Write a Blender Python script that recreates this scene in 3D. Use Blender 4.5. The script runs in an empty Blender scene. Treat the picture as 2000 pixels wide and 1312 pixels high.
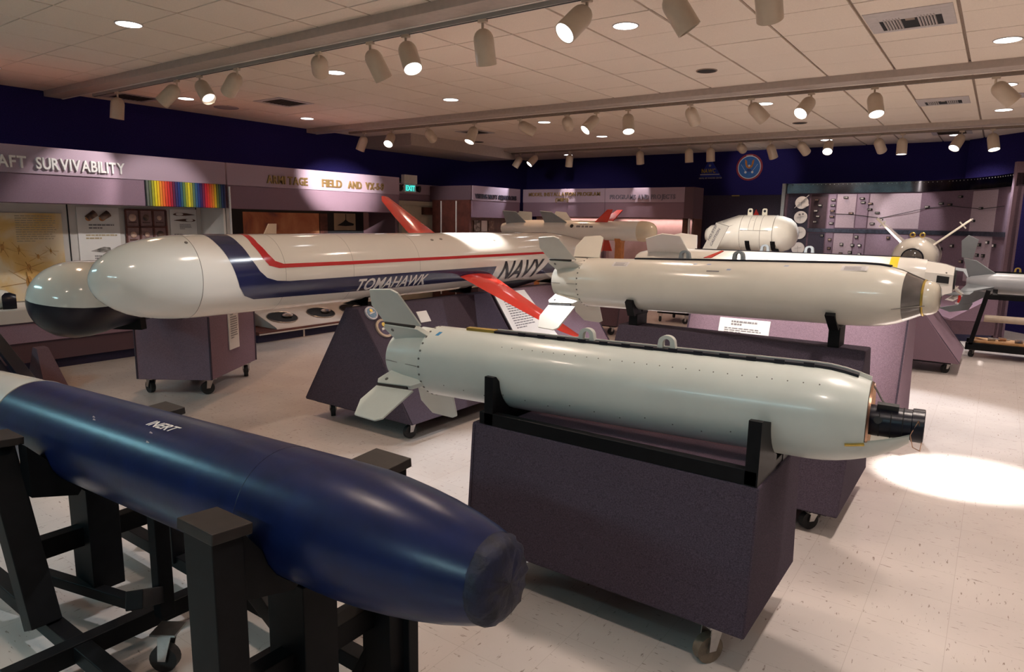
import bpy, bmesh, math, random
from mathutils import Vector, Matrix
random.seed(7)
SC = bpy.context.scene
COL = SC.collection
# ------------------------------------------------------------------ camera, world, exposure
CAM = Vector((0.0, 0.0, 1.62))
CR = Vector((.81346, .58138, .01652)); CD = Vector((.11051, -.12662, -.98578)); CF = Vector((-.57102, .80372, -.16725))
cam_d = bpy.data.cameras.new('camera'); cam = bpy.data.objects.new('camera', cam_d); COL.objects.link(cam)
cam_d.sensor_width = 36.0; cam_d.lens = 36.0 * 1322.6 / 2000.0; cam_d.clip_start = .02; cam_d.clip_end = 100
m3 = Matrix((CR, -CD, -CF)).transposed()
cam.matrix_world = Matrix.Translation(CAM) @ m3.to_4x4()
SC.camera = cam
w = bpy.data.worlds.new('world'); SC.world = w; w.use_nodes = True
w.node_tree.nodes['Background'].inputs[0].default_value = (.9, .8, .75, 1)
w.node_tree.nodes['Background'].inputs[1].default_value = 0.0
SC.view_settings.view_transform = 'Standard'; SC.view_settings.look = 'None'
SC.view_settings.gamma = 1.0; SC.view_settings.use_curve_mapping = False
SC.view_settings.exposure = 0.35
SC.cycles.max_bounces = 6; SC.cycles.diffuse_bounces = 4; SC.cycles.glossy_bounces = 3
ZC = 3.136
WARM = (1.0, .80, .66); COOL = (.92, .95, 1.0)
# ------------------------------------------------------------------ materials
def srgb(r, g, b):
    f = lambda c: (c/255/12.92) if c/255 <= .04045 else ((c/255+.055)/1.055)**2.4
    return (f(r), f(g), f(b))
MATS = {}
def mat(name, col, rough=.5, metal=0, var=0.0, scale=20, bump=0, bscale=200, emit=0, trans=0, coat=0, col2=None, spec=.5):
    """procedural principled material: base colour broken up by noise, optional fine bump"""
    if name in MATS: return MATS[name]
    m = bpy.data.materials.new(name); m.use_nodes = True; nt = m.node_tree; b = nt.nodes['Principled BSDF']
    b.inputs['Roughness'].default_value = rough; b.inputs['Metallic'].default_value = metal
    b.inputs['Specular IOR Level'].default_value = spec
    if coat: b.inputs['Coat Weight'].default_value = coat; b.inputs['Coat Roughness'].default_value = .08
    if trans: b.inputs['Transmission Weight'].default_value = trans
    c4 = (*col, 1)
    b.inputs['Base Color'].default_value = c4
    m.diffuse_color = c4
    tc = nt.nodes.new('ShaderNodeTexCoord')
    if var or col2:
        n = nt.nodes.new('ShaderNodeTexNoise'); n.inputs['Scale'].default_value = scale; n.inputs['Detail'].default_value = 4
        nt.links.new(tc.outputs['Object'], n.inputs['Vector'])
        r = nt.nodes.new('ShaderNodeValToRGB'); nt.links.new(n.outputs['Fac'], r.inputs[0])
        a = col2 if col2 else tuple(x*(1-var) for x in col); d = col if col2 else tuple(min(1, x*(1+var)) for x in col)
        r.color_ramp.elements[0].position = .3; r.color_ramp.elements[0].color = (*a, 1)
        r.color_ramp.elements[1].position = .7; r.color_ramp.elements[1].color = (*d, 1)
        nt.links.new(r.outputs[0], b.inputs['Base Color'])
    if bump:
        n2 = nt.nodes.new('ShaderNodeTexNoise'); n2.inputs['Scale'].default_value = bscale; n2.inputs['Detail'].default_value = 3
        nt.links.new(tc.outputs['Object'], n2.inputs['Vector'])
        bp = nt.nodes.new('ShaderNodeBump'); bp.inputs['Strength'].default_value = bump; bp.inputs['Distance'].default_value = .004
        nt.links.new(n2.outputs['Fac'], bp.inputs['Height']); nt.links.new(bp.outputs[0], b.inputs['Normal'])
    if emit:
        b.inputs['Emission Color'].default_value = c4; b.inputs['Emission Strength'].default_value = emit
    MATS[name] = m
    return m
CARPET = (.135, .092, .150)
M_carpet = mat('carpet_mauve', (.25, .165, .215), .95, var=.28, scale=260, bump=.9, bscale=420, spec=.1)
M_carpet_d = mat('carpet_plum', (.135, .085, .105), .95, var=.30, scale=260, bump=.9, bscale=420, spec=.1)
M_carpet_l = mat('carpet_lavender', (.40, .30, .37), .95, var=.2, scale=240, bump=.7, bscale=420, spec=.1)
M_cartdark = mat('cart_carpet', (.082, .065, .090), .95, var=.35, scale=230, bump=.9, bscale=420, spec=.1)
M_cart = mat('cart_carpet_light', (.24, .165, .21), .95, var=.30, scale=230, bump=.9, bscale=420, spec=.1)
M_navy = mat('navy_wall_paint', (.025, .020, .125), .9, var=.3, scale=90, spec=.1)
M_navyskirt = mat('navy_skirting', (.012, .011, .045), .7, var=.2, scale=40)
M_tile = mat('ceiling_tile', (.84, .73, .62), .95, var=.05, scale=150, bump=.5, bscale=260, spec=.1)
M_tile2 = mat('ceiling_tile_pale', (.86, .80, .73), .95, var=.05, scale=150, bump=.5, bscale=260, spec=.1)
M_tbar = mat('ceiling_grid', (.30, .23, .18), .7, var=.1, scale=30)
M_beam = mat('beam_paint', (.46, .39, .34), .8, var=.06, scale=20)
M_white = mat('white_gloss_paint', (.74, .72, .66), .18, var=.04, scale=3, coat=.5)
M_tomw = mat('missile_white', (.72, .69, .63), .14, var=.03, scale=2, coat=.6)
M_bomb = mat('bomb_pale_paint', (.55, .59, .555), .30, var=.05, scale=5, coat=.15, bump=.04, bscale=40)
M_bombB = mat('bomb_ivory_paint', (.66, .63, .55), .20, var=.05, scale=4, coat=.5)
M_fin = mat('fin_pale_paint', (.58, .60, .55), .35, var=.05, scale=6)
M_cream = mat('cream_radome', (.66, .56, .40), .2, var=.06, scale=4, coat=.4)
M_red = mat('red_gloss', (.60, .030, .018), .16, var=.08, scale=4, coat=.5)
M_stripe_r = mat('red_stripe', (.50, .018, .022), .2, var=.05, scale=4, coat=.4)
M_stripe_b = mat('navy_stripe', (.016, .020, .072), .2, var=.08, scale=5, coat=.4)
M_blue = mat('blue_inert_paint', (.0055, .012, .060), .30, var=.25, scale=9, bump=.12, bscale=28, spec=.38)
M_black = mat('black_steel', (.005, .005, .006), .5, var=.25, scale=18, spec=.15)
M_blackgloss = mat('black_gloss', (.006, .006, .014), .32, var=.1, scale=6, spec=.3)
M_rust = mat('worn_black_steel', (.014, .009, .007), .55, var=.4, scale=25)
M_rubber = mat('black_rubber', (.015, .015, .016), .6, var=.2, scale=30)
M_brownrub = mat('tan_rubber_wheel', (.16, .12, .085), .55, var=.25, scale=30)
M_steel = mat('brushed_steel', (.45, .44, .43), .28, 1, var=.1, scale=40)
M_copper = mat('copper_ring', (.62, .40, .28), .3, 1, var=.1, scale=30)
M_brass = mat('brass_lettering', (.36, .24, .10), .32, .6, var=.08, scale=60)
M_silver = mat('silver_lettering', (.82, .81, .80), .32, .45, var=.08, scale=60)
M_gold = mat('gold_ring', (.55, .40, .10), .35, .8, var=.1, scale=30)
M_glass = mat('smoked_glass', (.10, .09, .085), .06, 0, coat=1, var=.3, scale=12)
M_paper = mat('white_card', (.74, .72, .70), .8, var=.03, scale=5)
M_ink = mat('print_ink', (.20, .19, .20), .8, var=.2, scale=20)
M_panel = mat('white_panel', (.60, .57, .54), .7, var=.04, scale=4)
M_lamp = mat('lamp_enamel', (.60, .49, .37), .33, var=.05, scale=12)
M_doorp = mat('door_cream', (.50, .46, .36), .6, var=.06, scale=6)
M_frame = mat('door_frame_paint', (.36, .34, .31), .6, var=.08, scale=8)
M_dark = mat('near_black', (.008, .008, .010), .8, var=.2, scale=20)
M_maroon = mat('maroon_panel', (.105, .030, .022), .6, var=.3, scale=9)
M_brown = mat('dark_walnut', (.09, .035, .022), .5, var=.35, scale=12)
M_orange = mat('orange_wood', (.55, .20, .06), .55, var=.2, scale=12)
M_ply = mat('plywood', (.62, .34, .15), .6, var=.2, scale=14)
M_grey = mat('grey_missile', (.42, .45, .48), .35, var=.06, scale=5)
M_greyd = mat('grey_fin', (.24, .27, .29), .5, var=.08, scale=6)
M_vent = mat('vent_white', (.52, .47, .45), .5, var=.06, scale=20)
M_speaker = mat('speaker_grille', (.36, .31, .33), .7, var=.1, scale=120)
M_yellow = mat('yellow_band', (.80, .56, .02), .4, var=.05, scale=10)
M_lit = mat('lamp_glow', (1, .97, .95), .4, emit=5)
M_litc = mat('spot_glow', (.93, .96, 1), .4, emit=7)
M_litw = mat('lamp_inner_warm', (.92, .82, .76), .4, emit=1.1)
M_exit = mat('exit_green', (.05, .75, .62), .4, emit=1.2)
M_exitbox = mat('exit_box', (.55, .55, .52), .5, var=.05, scale=20)
M_dots = mat('rivet_dark', (.13, .12, .11), .6, var=.2, scale=60)
M_seam = mat('panel_seam', (.22, .20, .18), .6, var=.1, scale=40)
M_riveted = mat('riveted_aluminium', (.13, .12, .13), .14, 1, var=.25, scale=5)
M_bluedec = mat('blue_decal', (.03, .22, .45), .4, var=.05, scale=20)
def floor_material():
    m = bpy.data.materials.new('vinyl_floor'); m.use_nodes = True; nt = m.node_tree; b = nt.nodes['Principled BSDF']
    N = nt.nodes.new; L = nt.links.new
    tc = N('ShaderNodeTexCoord')
    def streak(rot, sc, pos):
        mp = N('ShaderNodeMapping'); mp.inputs['Rotation'].default_value = (0, 0, rot); mp.inputs['Scale'].default_value = sc
        L(tc.outputs['Object'], mp.inputs['Vector'])
        n = N('ShaderNodeTexNoise'); n.inputs['Scale'].default_value = 1; n.inputs['Detail'].default_value = 3; n.inputs['Roughness'].default_value = .65
        L(mp.outputs[0], n.inputs['Vector'])
        r = N('ShaderNodeValToRGB'); r.color_ramp.elements[0].position = pos; r.color_ramp.elements[0].color = (0, 0, 0, 1)
        r.color_ramp.elements[1].position = pos+.06; r.color_ramp.elements[1].color = (1, 1, 1, 1); L(n.outputs['Fac'], r.inputs[0]); return r
    # 12 inch tiles with the streak direction turned on every other tile
    ck = N('ShaderNodeTexChecker'); ck.inputs['Scale'].default_value = 1/.3048; L(tc.outputs['Object'], ck.inputs['Vector'])
    s1 = streak(.3, (15, 70, 1), .625); s2 = streak(.3, (70, 15, 1), .625)
    mx = N('ShaderNodeMix'); mx.data_type = 'RGBA'; L(ck.outputs['Fac'], mx.inputs['Factor']); L(s1.outputs[0], mx.inputs['A']); L(s2.outputs[0], mx.inputs['B'])
    big = N('ShaderNodeTexNoise'); big.inputs['Scale'].default_value = 1.3; big.inputs['Detail'].default_value = 5; L(tc.outputs['Object'], big.inputs['Vector'])
    rb = N('ShaderNodeValToRGB'); rb.color_ramp.elements[0].position = .3; rb.color_ramp.elements[1].position = .7
    rb.color_ramp.elements[0].color = (.50, .455, .43, 1); rb.color_ramp.elements[1].color = (.60, .545, .515, 1); L(big.outputs['Fac'], rb.inputs[0])
    br = N('ShaderNodeTexBrick'); br.offset = 0; br.inputs['Scale'].default_value = 1; br.inputs['Brick Width'].default_value = .3048; br.inputs['Row Height'].default_value = .3048
    br.inputs['Mortar Size'].default_value = .0012; br.inputs['Mortar Smooth'].default_value = .3; br.inputs['Bias'].default_value = 0
    br.inputs['Color1'].default_value = (1, 1, 1, 1); br.inputs['Color2'].default_value = (.965, .965, .965, 1); br.inputs['Mortar'].default_value = (.80, .78, .76, 1)
    L(tc.outputs['Object'], br.inputs['Vector'])
    mu = N('ShaderNodeMix'); mu.data_type = 'RGBA'; mu.blend_type = 'MULTIPLY'; mu.inputs['Factor'].default_value = 1; L(rb.outputs[0], mu.inputs['A']); L(br.outputs['Color'], mu.inputs['B'])
    fin = N('ShaderNodeMix'); fin.data_type = 'RGBA'; L(mx.outputs['Result'], fin.inputs['Factor']); L(mu.outputs['Result'], fin.inputs['A']); fin.inputs['B'].default_value = (.27, .22, .19, 1)
    L(fin.outputs['Result'], b.inputs['Base Color'])
    b.inputs['Roughness'].default_value = .22
    n3 = N('ShaderNodeTexNoise'); n3.inputs['Scale'].default_value = 5; n3.inputs['Detail'].default_value = 3; L(tc.outputs['Object'], n3.inputs['Vector'])
    bp = N('ShaderNodeBump'); bp.inputs['Strength'].default_value = .12; bp.inputs['Distance'].default_value = .01; L(n3.outputs['Fac'], bp.inputs['Height']); L(bp.outputs[0], b.inputs['Normal'])
    return m
M_floor = floor_material()
def photo_mat(name, cols, scale=4, rough=.6, stretch=(1, 1, 1)):
    """a printed picture: broad patches of several colours"""
    m = bpy.data.materials.new(name); m.use_nodes = True; nt = m.node_tree; b = nt.nodes['Principled BSDF']
    tc = nt.nodes.new('ShaderNodeTexCoord'); mp = nt.nodes.new('ShaderNodeMapping'); mp.inputs['Scale'].default_value = stretch
    n = nt.nodes.new('ShaderNodeTexNoise'); n.inputs['Scale'].default_value = scale; n.inputs['Detail'].default_value = 6; n.inputs['Distortion'].default_value = .6
    r = nt.nodes.new('ShaderNodeValToRGB')
    nt.links.new(tc.outputs['Object'], mp.inputs[0]); nt.links.new(mp.outputs[0], n.inputs['Vector']); nt.links.new(n.outputs['Fac'], r.inputs[0])
    els = r.color_ramp.elements
    for i, c in enumerate(cols):
        p = .3 + .4*i/(len(cols)-1)
        if i < 2: e = els[i]; e.position = p
        else: e = els.new(p)
        e.color = (*c, 1)
    nt.links.new(r.outputs[0], b.inputs['Base Color']); b.inputs['Roughness'].default_value = rough
    return m
M_map = photo_mat('yellow_map_print', [(.62, .34, .10), (.72, .46, .16), (.74, .60, .40), (.70, .58, .46)], 2.2)
M_desert = photo_mat('desert_photo', [(.08, .03, .05), (.36, .11, .05), (.46, .18, .08), (.55, .26, .13)], 2.6)
M_photo1 = photo_mat('brown_photo', [(.05, .03, .03), (.18, .10, .07), (.35, .27, .22)], 9)
M_photo2 = photo_mat('grey_photo', [(.03, .03, .03), (.22, .20, .18), (.55, .52, .50)], 11)
M_photo3 = photo_mat('colour_photo', [(.03, .06, .12), (.30, .20, .15), (.65, .60, .60), (.35, .10, .08)], 8)
# ------------------------------------------------------------------ mesh building helpers
def orth(d):
    d = d.normalized(); u = Vector((0, 0, 1)) if abs(d.z) < .95 else Vector((1, 0, 0))
    s = d.cross(u).normalized(); return s, s.cross(d).normalized()
class G:
    """collects geometry in world coordinates; make() links it as one mesh object"""
    def __init__(s): s.v = []; s.f = []
    def add(s, vs, fs):
        o = len(s.v); s.v += [Vector(x) for x in vs]; s.f += [tuple(i+o for i in f) for f in fs]; return s
    def box(s, lo, hi):
        x0, y0, z0 = lo; x1, y1, z1 = hi
        return s.add([(x0,y0,z0),(x1,y0,z0),(x1,y1,z0),(x0,y1,z0),(x0,y0,z1),(x1,y0,z1),(x1,y1,z1),(x0,y1,z1)], [(0,3,2,1),(4,5,6,7),(0,1,5,4),(1,2,6,5),(2,3,7,6),(3,0,4,7)])
    def bar(s, p0, p1, w, h, up=(0, 0, 1)):
        p0 = Vector(p0); p1 = Vector(p1); d = (p1-p0).normalized(); up = Vector(up)
        if abs(d.dot(up)) > .98: up = Vector((0, 1, 0))
        a = d.cross(up).normalized()*w/2; b = a.cross(d).normalized()*h/2
        vs = [p+q for p in (p0, p1) for q in (-a-b, a-b, a+b, -a+b)]
        return s.add(vs, [(0,3,2,1),(4,5,6,7),(0,1,5,4),(1,2,6,5),(2,3,7,6),(3,0,4,7)])
    def hexa(s, b, t):
        """eight corners: bottom ring b, top ring t (counter-clockwise from above)"""
        return s.add(list(b)+list(t), [(0,3,2,1),(4,5,6,7),(0,1,5,4),(1,2,6,5),(2,3,7,6),(3,0,4,7)])
    def tube(s, p0, p1, r0, r1=None, n=16, caps=True):
        p0 = Vector(p0); p1 = Vector(p1); r1 = r0 if r1 is None else r1; a, b = orth(p1-p0); vs = []
        for p, r in ((p0, r0), (p1, r1)):
            for i in range(n):
                t = 2*math.pi*i/n; vs.append(p+a*(r*math.cos(t))+b*(r*math.sin(t)))
        fs = [(i, (i+1) % n, n+(i+1) % n, n+i) for i in range(n)]
        if caps: fs += [tuple(range(n-1, -1, -1)), tuple(range(n, 2*n))]
        return s.add(vs, fs)
    def path(s, pts, r, n=8):
        pts = [Vector(p) for p in pts]
        for a, b in zip(pts, pts[1:]): s.tube(a, b, r, r, n)
        return s
    def torus(s, c, ax, R, r, n=24, k=8):
        c = Vector(c); a, b = orth(Vector(ax)); d = Vector(ax).normalized(); vs = []; fs = []
        for i in range(n):
            t = 2*math.pi*i/n; u = a*math.cos(t)+b*math.sin(t)
            for j in range(k):
                q = 2*math.pi*j/k; vs.append(c+u*(R+r*math.cos(q))+d*(r*math.sin(q)))
        for i in range(n):
            for j in range(k): fs.append((i*k+j, ((i+1) % n)*k+j, ((i+1) % n)*k+(j+1) % k, i*k+(j+1) % k))
        return s.add(vs, fs)
    def ball(s, c, r, n=14, k=8, sq=(1, 1, 1)):
        c = Vector(c); vs = [c+Vector((0, 0, r*sq[2]))]; fs = []
        for j in range(1, k):
            p = math.pi*j/k
            for i in range(n): t = 2*math.pi*i/n; vs.append(c+Vector((r*math.sin(p)*math.cos(t)*sq[0], r*math.sin(p)*math.sin(t)*sq[1], r*math.cos(p)*sq[2])))
        vs.append(c-Vector((0, 0, r*sq[2])))
        for i in range(n): fs.append((0, 1+i, 1+(i+1) % n)); fs.append((len(vs)-1, 1+(k-2)*n+(i+1) % n, 1+(k-2)*n+i))
        for j in range(k-2):
            for i in range(n): fs.append((1+j*n+i, 1+(j+1)*n+i, 1+(j+1)*n+(i+1) % n, 1+j*n+(i+1) % n))
        return s.add(vs, fs)
    def lathe(s, fr, prof, n=48, a0=None, a1=None, cap0=True, cap1=True):
        """surface of revolution about a frame; prof = [(s, r)]; a0..a1 in degrees for a partial sweep"""
        full = a0 is None; a0 = 0 if full else a0; a1 = 360 if full else a1; m = n if full else n+1; vs = []; fs = []
        for q, r in prof:
            for i in range(m): vs.append(fr.pt(q, r, a0+(a1-a0)*i/n))
        for j in range(len(prof)-1):
            for i in range(n): k = (i+1) % m; fs.append((j*m+i, j*m+k, (j+1)*m+k, (j+1)*m+i))
        if full and cap0 and prof[0][1] > 1e-4: fs.append(tuple(range(m-1, -1, -1)))
        if full and cap1 and prof[-1][1] > 1e-4: fs.append(tuple((len(prof)-1)*m+i for i in range(m)))
        return s.add(vs, fs)
    def plate(s, pts, t, nrm=None):
        """polygon of 3-D points thickened by t along its normal (both sides)"""
        pts = [Vector(p) for p in pts]
        if nrm is None:
            nrm = Vector((0, 0, 0))
            for a, b in zip(pts, pts[1:]+pts[:1]): nrm += a.cross(b)
        nrm = Vector(nrm).normalized(); n = len(pts); vs = [p+nrm*t/2 for p in pts]+[p-nrm*t/2 for p in pts]
        fs = [tuple(range(n)), tuple(range(2*n-1, n-1, -1))]+[(i, n+i, n+(i+1) % n, (i+1) % n) for i in range(n)]
        return s.add(vs, fs)
    def disc(s, c, nrm, r, t=.004, n=24, sq=1.0):
        c = Vector(c); a, b = orth(Vector(nrm)); pts = [c+a*(r*math.cos(2*math.pi*i/n))+b*(r*sq*math.sin(2*math.pi*i/n)) for i in range(n)]
        return s.plate(pts, t, nrm)
    def strip(s, fr, e0, e1, r, k=6, sub=3):
        """painted band on a cylinder between two edge polylines of (s, degrees)"""
        rows = []
        for i in range(len(e0)-1):
            for q in range(sub if i < len(e0)-2 else sub+1):
                f = q/sub; a = (e0[i][0]*(1-f)+e0[i+1][0]*f, e0[i][1]*(1-f)+e0[i+1][1]*f); b = (e1[i][0]*(1-f)+e1[i+1][0]*f, e1[i][1]*(1-f)+e1[i+1][1]*f)
                rows.append([fr.pt(a[0]*(1-j/k)+b[0]*j/k, r, a[1]*(1-j/k)+b[1]*j/k) for j in range(k+1)])
        vs = [p for row in rows for p in row]; m = k+1
        return s.add(vs, [(i*m+j, i*m+j+1, (i+1)*m+j+1, (i+1)*m+j) for i in range(len(rows)-1) for j in range(k)])
    def make(s, name, material, parent=None, smooth=35, bevel=0, fix=True):
        me = bpy.data.meshes.new(name); p = parent
        me.from_pydata([tuple(v) for v in s.v], [], s.f); me.update()
        if fix or bevel:
            bm = bmesh.new(); bm.from_mesh(me)
            if bevel:
                bmesh.ops.bevel(bm, geom=[e for e in bm.edges if len(e.link_faces) == 2 and e.calc_face_angle(0) > .6], offset=bevel, segments=2, affect='EDGES', profile=.5)
            bmesh.ops.recalc_face_normals(bm, faces=bm.faces); bm.to_mesh(me); bm.free()
        me.materials.append(material)
        if smooth:
            for q in me.polygons: q.use_smooth = True
            me.set_sharp_from_angle(angle=math.radians(smooth))
        o = bpy.data.objects.new(name, me); COL.objects.link(o)
        if p is not None:
            o.parent = p; o.matrix_parent_inverse = WM[p].inverted()
        WM[o] = Matrix.Identity(4)
        return o
WM = {}
class Fr:
    """axis frame of a body of revolution: pt(distance along, radius, degrees from up towards side)"""
    def __init__(s, P, a):
        s.P = Vector(P); s.a = Vector(a).normalized(); s.up = (Vector((0, 0, 1))-s.a*s.a.z).normalized(); s.side = s.a.cross(s.up)
    def dir(s, d): t = math.radians(d); return s.up*math.cos(t)+s.side*math.sin(t)
    def pt(s, q, r, d): return s.P+s.a*q+s.dir(d)*r
def tag(o, label=None, cat=None, group=None, kind=None):
    if label: o['label'] = label
    if cat: o['category'] = cat
    if group: o['group'] = group
    if kind: o['kind'] = kind
    return o
def thing(name, label, cat, loc=(0, 0, 0), group=None):
    o = bpy.data.objects.new(name, None); COL.objects.link(o); o.location = loc; o.empty_display_size = .1
    WM[o] = Matrix.Translation(Vector(loc)); return tag(o, label, cat, group)
def copy_tree(o, parent=None):
    c = o.copy(); COL.objects.link(c); c.parent = parent
    for ch in [x for x in bpy.data.objects if x.parent == o]:
        copy_tree(ch, c)
    return c
_tc = {}
def text_mesh(body, size, extrude=0.0):
    """(verts, faces, width) of lettering in the default font, baseline at y = 0, starting at x = 0"""
    k = (body, round(size, 4), round(extrude, 4))
    if k in _tc: return _tc[k]
    cu = bpy.data.curves.new('lettering', 'FONT'); cu.body = body; cu.size = size; cu.extrude = extrude; cu.resolution_u = 3; cu.offset = (.022 if size > .09 else .010)*size
    o = bpy.data.objects.new('lettering', cu); COL.objects.link(o)
    dg = bpy.context.evaluated_depsgraph_get(); me = bpy.data.meshes.new_from_object(o.evaluated_get(dg))
    vs = [v.co.copy() for v in me.vertices]; fs = [tuple(p.vertices) for p in me.polygons]
    bpy.data.objects.remove(o); bpy.data.curves.remove(cu); bpy.data.meshes.remove(me)
    x0 = min((v.x for v in vs), default=0); x1 = max((v.x for v in vs), default=0)
    _tc[k] = (vs, fs, x0, x1); return _tc[k]
ADV = {' ': .3, 'I': .3, '-': .36, '(': .36, ')': .36, '/': .34}
def letters(parent, text, start, right, up, height, depth, material, width=None, bold=0, nm='letter'):
    """raised letters, one mesh each, from start along right; width squeezes the line to a length"""
    right = Vector(right).normalized(); up = Vector(up).normalized(); nrm = right.cross(up)
    size = height/.70; items = []; x = 0
    for ch in text:
        if ch == ' ': x += .34*size; continue
        vs, fs, x0, x1 = text_mesh(ch, size, depth/2); items.append((x-x0, vs, fs)); x += (x1-x0)+.075*size
    total = x-.075*size; k = width/total if width else 1
    for dx, vs, fs in items:
        g = G(); g.add([Vector(start)+right*((v.x+dx)*k)+up*v.y+nrm*(v.z+depth/2) for v in vs], fs); g.make(nm, material, parent, smooth=0, fix=False)
def wrap_text(fr, body, s0, s1, d0, d1, r, material, parent, name, shear=.25, slices=8):
    """lettering painted on a cylinder: x runs along the axis, lines of height from d1 (foot) up to d0 (head)"""
    vs, fs, x0, x1 = text_mesh(body, 1.0)
    me = bpy.data.meshes.new('t'); me.from_pydata([tuple(v) for v in vs], [], fs); bm = bmesh.new(); bm.from_mesh(me)
    for i in range(1, slices): bmesh.ops.bisect_plane(bm, geom=bm.verts[:]+bm.edges[:]+bm.faces[:], plane_co=(0, .7*i/slices, 0), plane_no=(0, 1, 0))
    bm.verts.ensure_lookup_table(); bm.verts.index_update()
    hgt = .7; W = (x1-x0)+shear*hgt; g = G()
    V = [fr.pt(s0+(s1-s0)*((v.co.x-x0+shear*v.co.y)/W), r, d1+(d0-d1)*v.co.y/hgt) for v in bm.verts]
    F = [tuple(v.index for v in f.verts) for f in bm.faces]; bm.free(); bpy.data.meshes.remove(me)
    return g.add(V, F).make(name, material, parent, smooth=60, fix=False)
def flat_text(parent, body, start, right, up, height, material, width=None, name='lettering', off=.002):
    right = Vector(right).normalized(); up = Vector(up).normalized(); n = right.cross(up)
    vs, fs, x0, x1 = text_mesh(body, height/.7); k = width/(x1-x0) if width else 1
    return G().add([Vector(start)+right*((v.x-x0)*k)+up*v.y+n*off for v in vs], fs).make(name, material, parent, smooth=0, fix=False)
def text_lines(parent, o, right, up, w, h, n, material=None, seed=1, name='printed_lines', off=.003, thick=.45):
    """rows of small print as one printed part"""
    rnd = random.Random(seed); right = Vector(right).normalized(); up = Vector(up).normalized(); nn = right.cross(up); g = G(); o = Vector(o)
    for i in range(n):
        y = h*(1-(i+.5)/n); t = h/n*thick/2; x = 0; end = w*(1 if i < n-1 else .5)*rnd.uniform(.86, 1)
        while x < end-.004:
            l = min(end-x, w*rnd.uniform(.06, .16)); g.add([o+right*x+up*(y-t)+nn*off, o+right*(x+l)+up*(y-t)+nn*off, o+right*(x+l)+up*(y+t)+nn*off, o+right*x+up*(y+t)+nn*off], [(0, 1, 2, 3)]); x += l+w*.02
    return g.make(name, material or M_ink, parent, smooth=0, fix=False)
def caster(parent, c, r=.05, yaw=0., wheel=None, top=.0):
    """swivel caster under a cart: bracket part with the wheel as its sub-part"""
    c = Vector(c); f = Vector((math.cos(yaw), math.sin(yaw), 0)); sd = Vector((-f.y, f.x, 0)); z = Vector((0, 0, 1)); t = top or c.z+2.6*r
    g = G(); top_c = Vector((c.x, c.y, t)); off = f*r*.35
    g.bar(top_c-f*r*.9, top_c+f*r*.9, r*1.7, .008); ctr = Vector((c.x, c.y, r))-off
    for k in (-1, 1): g.plate([top_c-f*r*.5+sd*k*r*.52, top_c+f*r*.5+sd*k*r*.52, ctr+f*r*.28+sd*k*r*.52, ctr-f*r*.28+sd*k*r*.52], .005)
    b = g.make('caster', M_steel, parent)
    wg = G(); wg.tube(ctr-sd*r*.34, ctr+sd*r*.34, r, r, 20); wg.tube(ctr-sd*r*.42, ctr+sd*r*.42, r*.35, r*.35, 10)
    wg.make('wheel', wheel or M_rubber, b)
    return b
# ------------------------------------------------------------------ the room shell
XL, XR, YB, YF = -10.0, 4.2, -6.0, 14.6
tag(G().box((XL-.3, YB-.2, -.12), (XR+.2, YF+.3, 0)).make('floor', M_floor, smooth=0), 'beige streaked vinyl tile floor', kind='structure')
ceil = tag(G().box((XL-.3, YB-.2, ZC+.018), (XR+.2, YF+.3, ZC+.14)).make('ceiling', M_tbar, smooth=0), 'suspended ceiling of square beige tiles', kind='structure')
tag(G().box((XL-.2, YB, 0), (XL, YF, ZC+.018)).make('wall_left', M_navy, smooth=0), 'navy wall above the left display cases', kind='structure')
tag(G().box((XL-.2, YF, 0), (XR, YF+.2, ZC+.018)).make('wall_far', M_navy, smooth=0), 'navy far wall', kind='structure')
tag(G().box((XR, YB, 0), (XR+.2, YF, ZC+.018)).make('wall_right', M_carpet_d, smooth=0), 'plum right wall', kind='structure')
tag(G().box((XL-.2, YB-.2, 0), (XR+.2, YB, ZC+.018)).make('wall_back', M_carpet, smooth=0), 'mauve wall behind the camera', kind='structure')
# slanted navy wall closing the far right corner
tag(G().hexa([(-.62, 14.45, 0), (1.2, 12.5, 0), (1.35, 12.6, 0), (-.5, 14.6, 0)], [(-.62, 14.45, ZC+.01), (1.2, 12.5, ZC+.01), (1.35, 12.6, ZC+.01), (-.5, 14.6, ZC+.01)]).make('wall_corner', M_navy, smooth=0), 'slanting navy wall in the far right corner', kind='structure')
# ceiling tiles: the 300 that show largest are parts of the ceiling
T = .6096
tile_me = None; tiles = []
def inview(p, m=1.1):
    d = Vector(p)-CAM; z = d.dot(CF)
    return z > .3 and abs(d.dot(CR)/z*1322.6) < 1000*m and abs(d.dot(CD)/z*1322.6) < 656*m
gx = [-1.02+T*i for i in range(-15, 9)]; gy = [5.41+T*i for i in range(-19, 16)]
cells = [(x, y) for x in gx for y in gy if x > XL-.5 and x+T < XR+.5 and y > YB-.3 and y < YF]
def tile_geo(g, x, y, dz=0.0, a=.011, b=.0035):
    x0 = max(x+a, XL+.002); x1 = min(x+T-a, XR-.002); y0 = y+b; y1 = min(y+T-b, YF-.002)
    if x1-x0 < .05 or y1-y0 < .05: return None
    return g.box((x0, y0, ZC+dz), (x1, y1, ZC+.018))
proto = G().box((.011, .005, ZC), (T-.011, T-.005, ZC+.0175)).make('ceiling_tile', M_tile, ceil, smooth=0, bevel=.003)
vis = sorted([c for c in cells if inview((c[0]+T/2, c[1]+T/2, ZC), 1.18) and c[0] > XL and c[0]+T < XR and c[1]+T < YF], key=lambda c: (c[0]+T/2)**2+(c[1]+T/2)**2)[:300]
pale = {(4, 9)}
rest = G(); first = True
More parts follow.
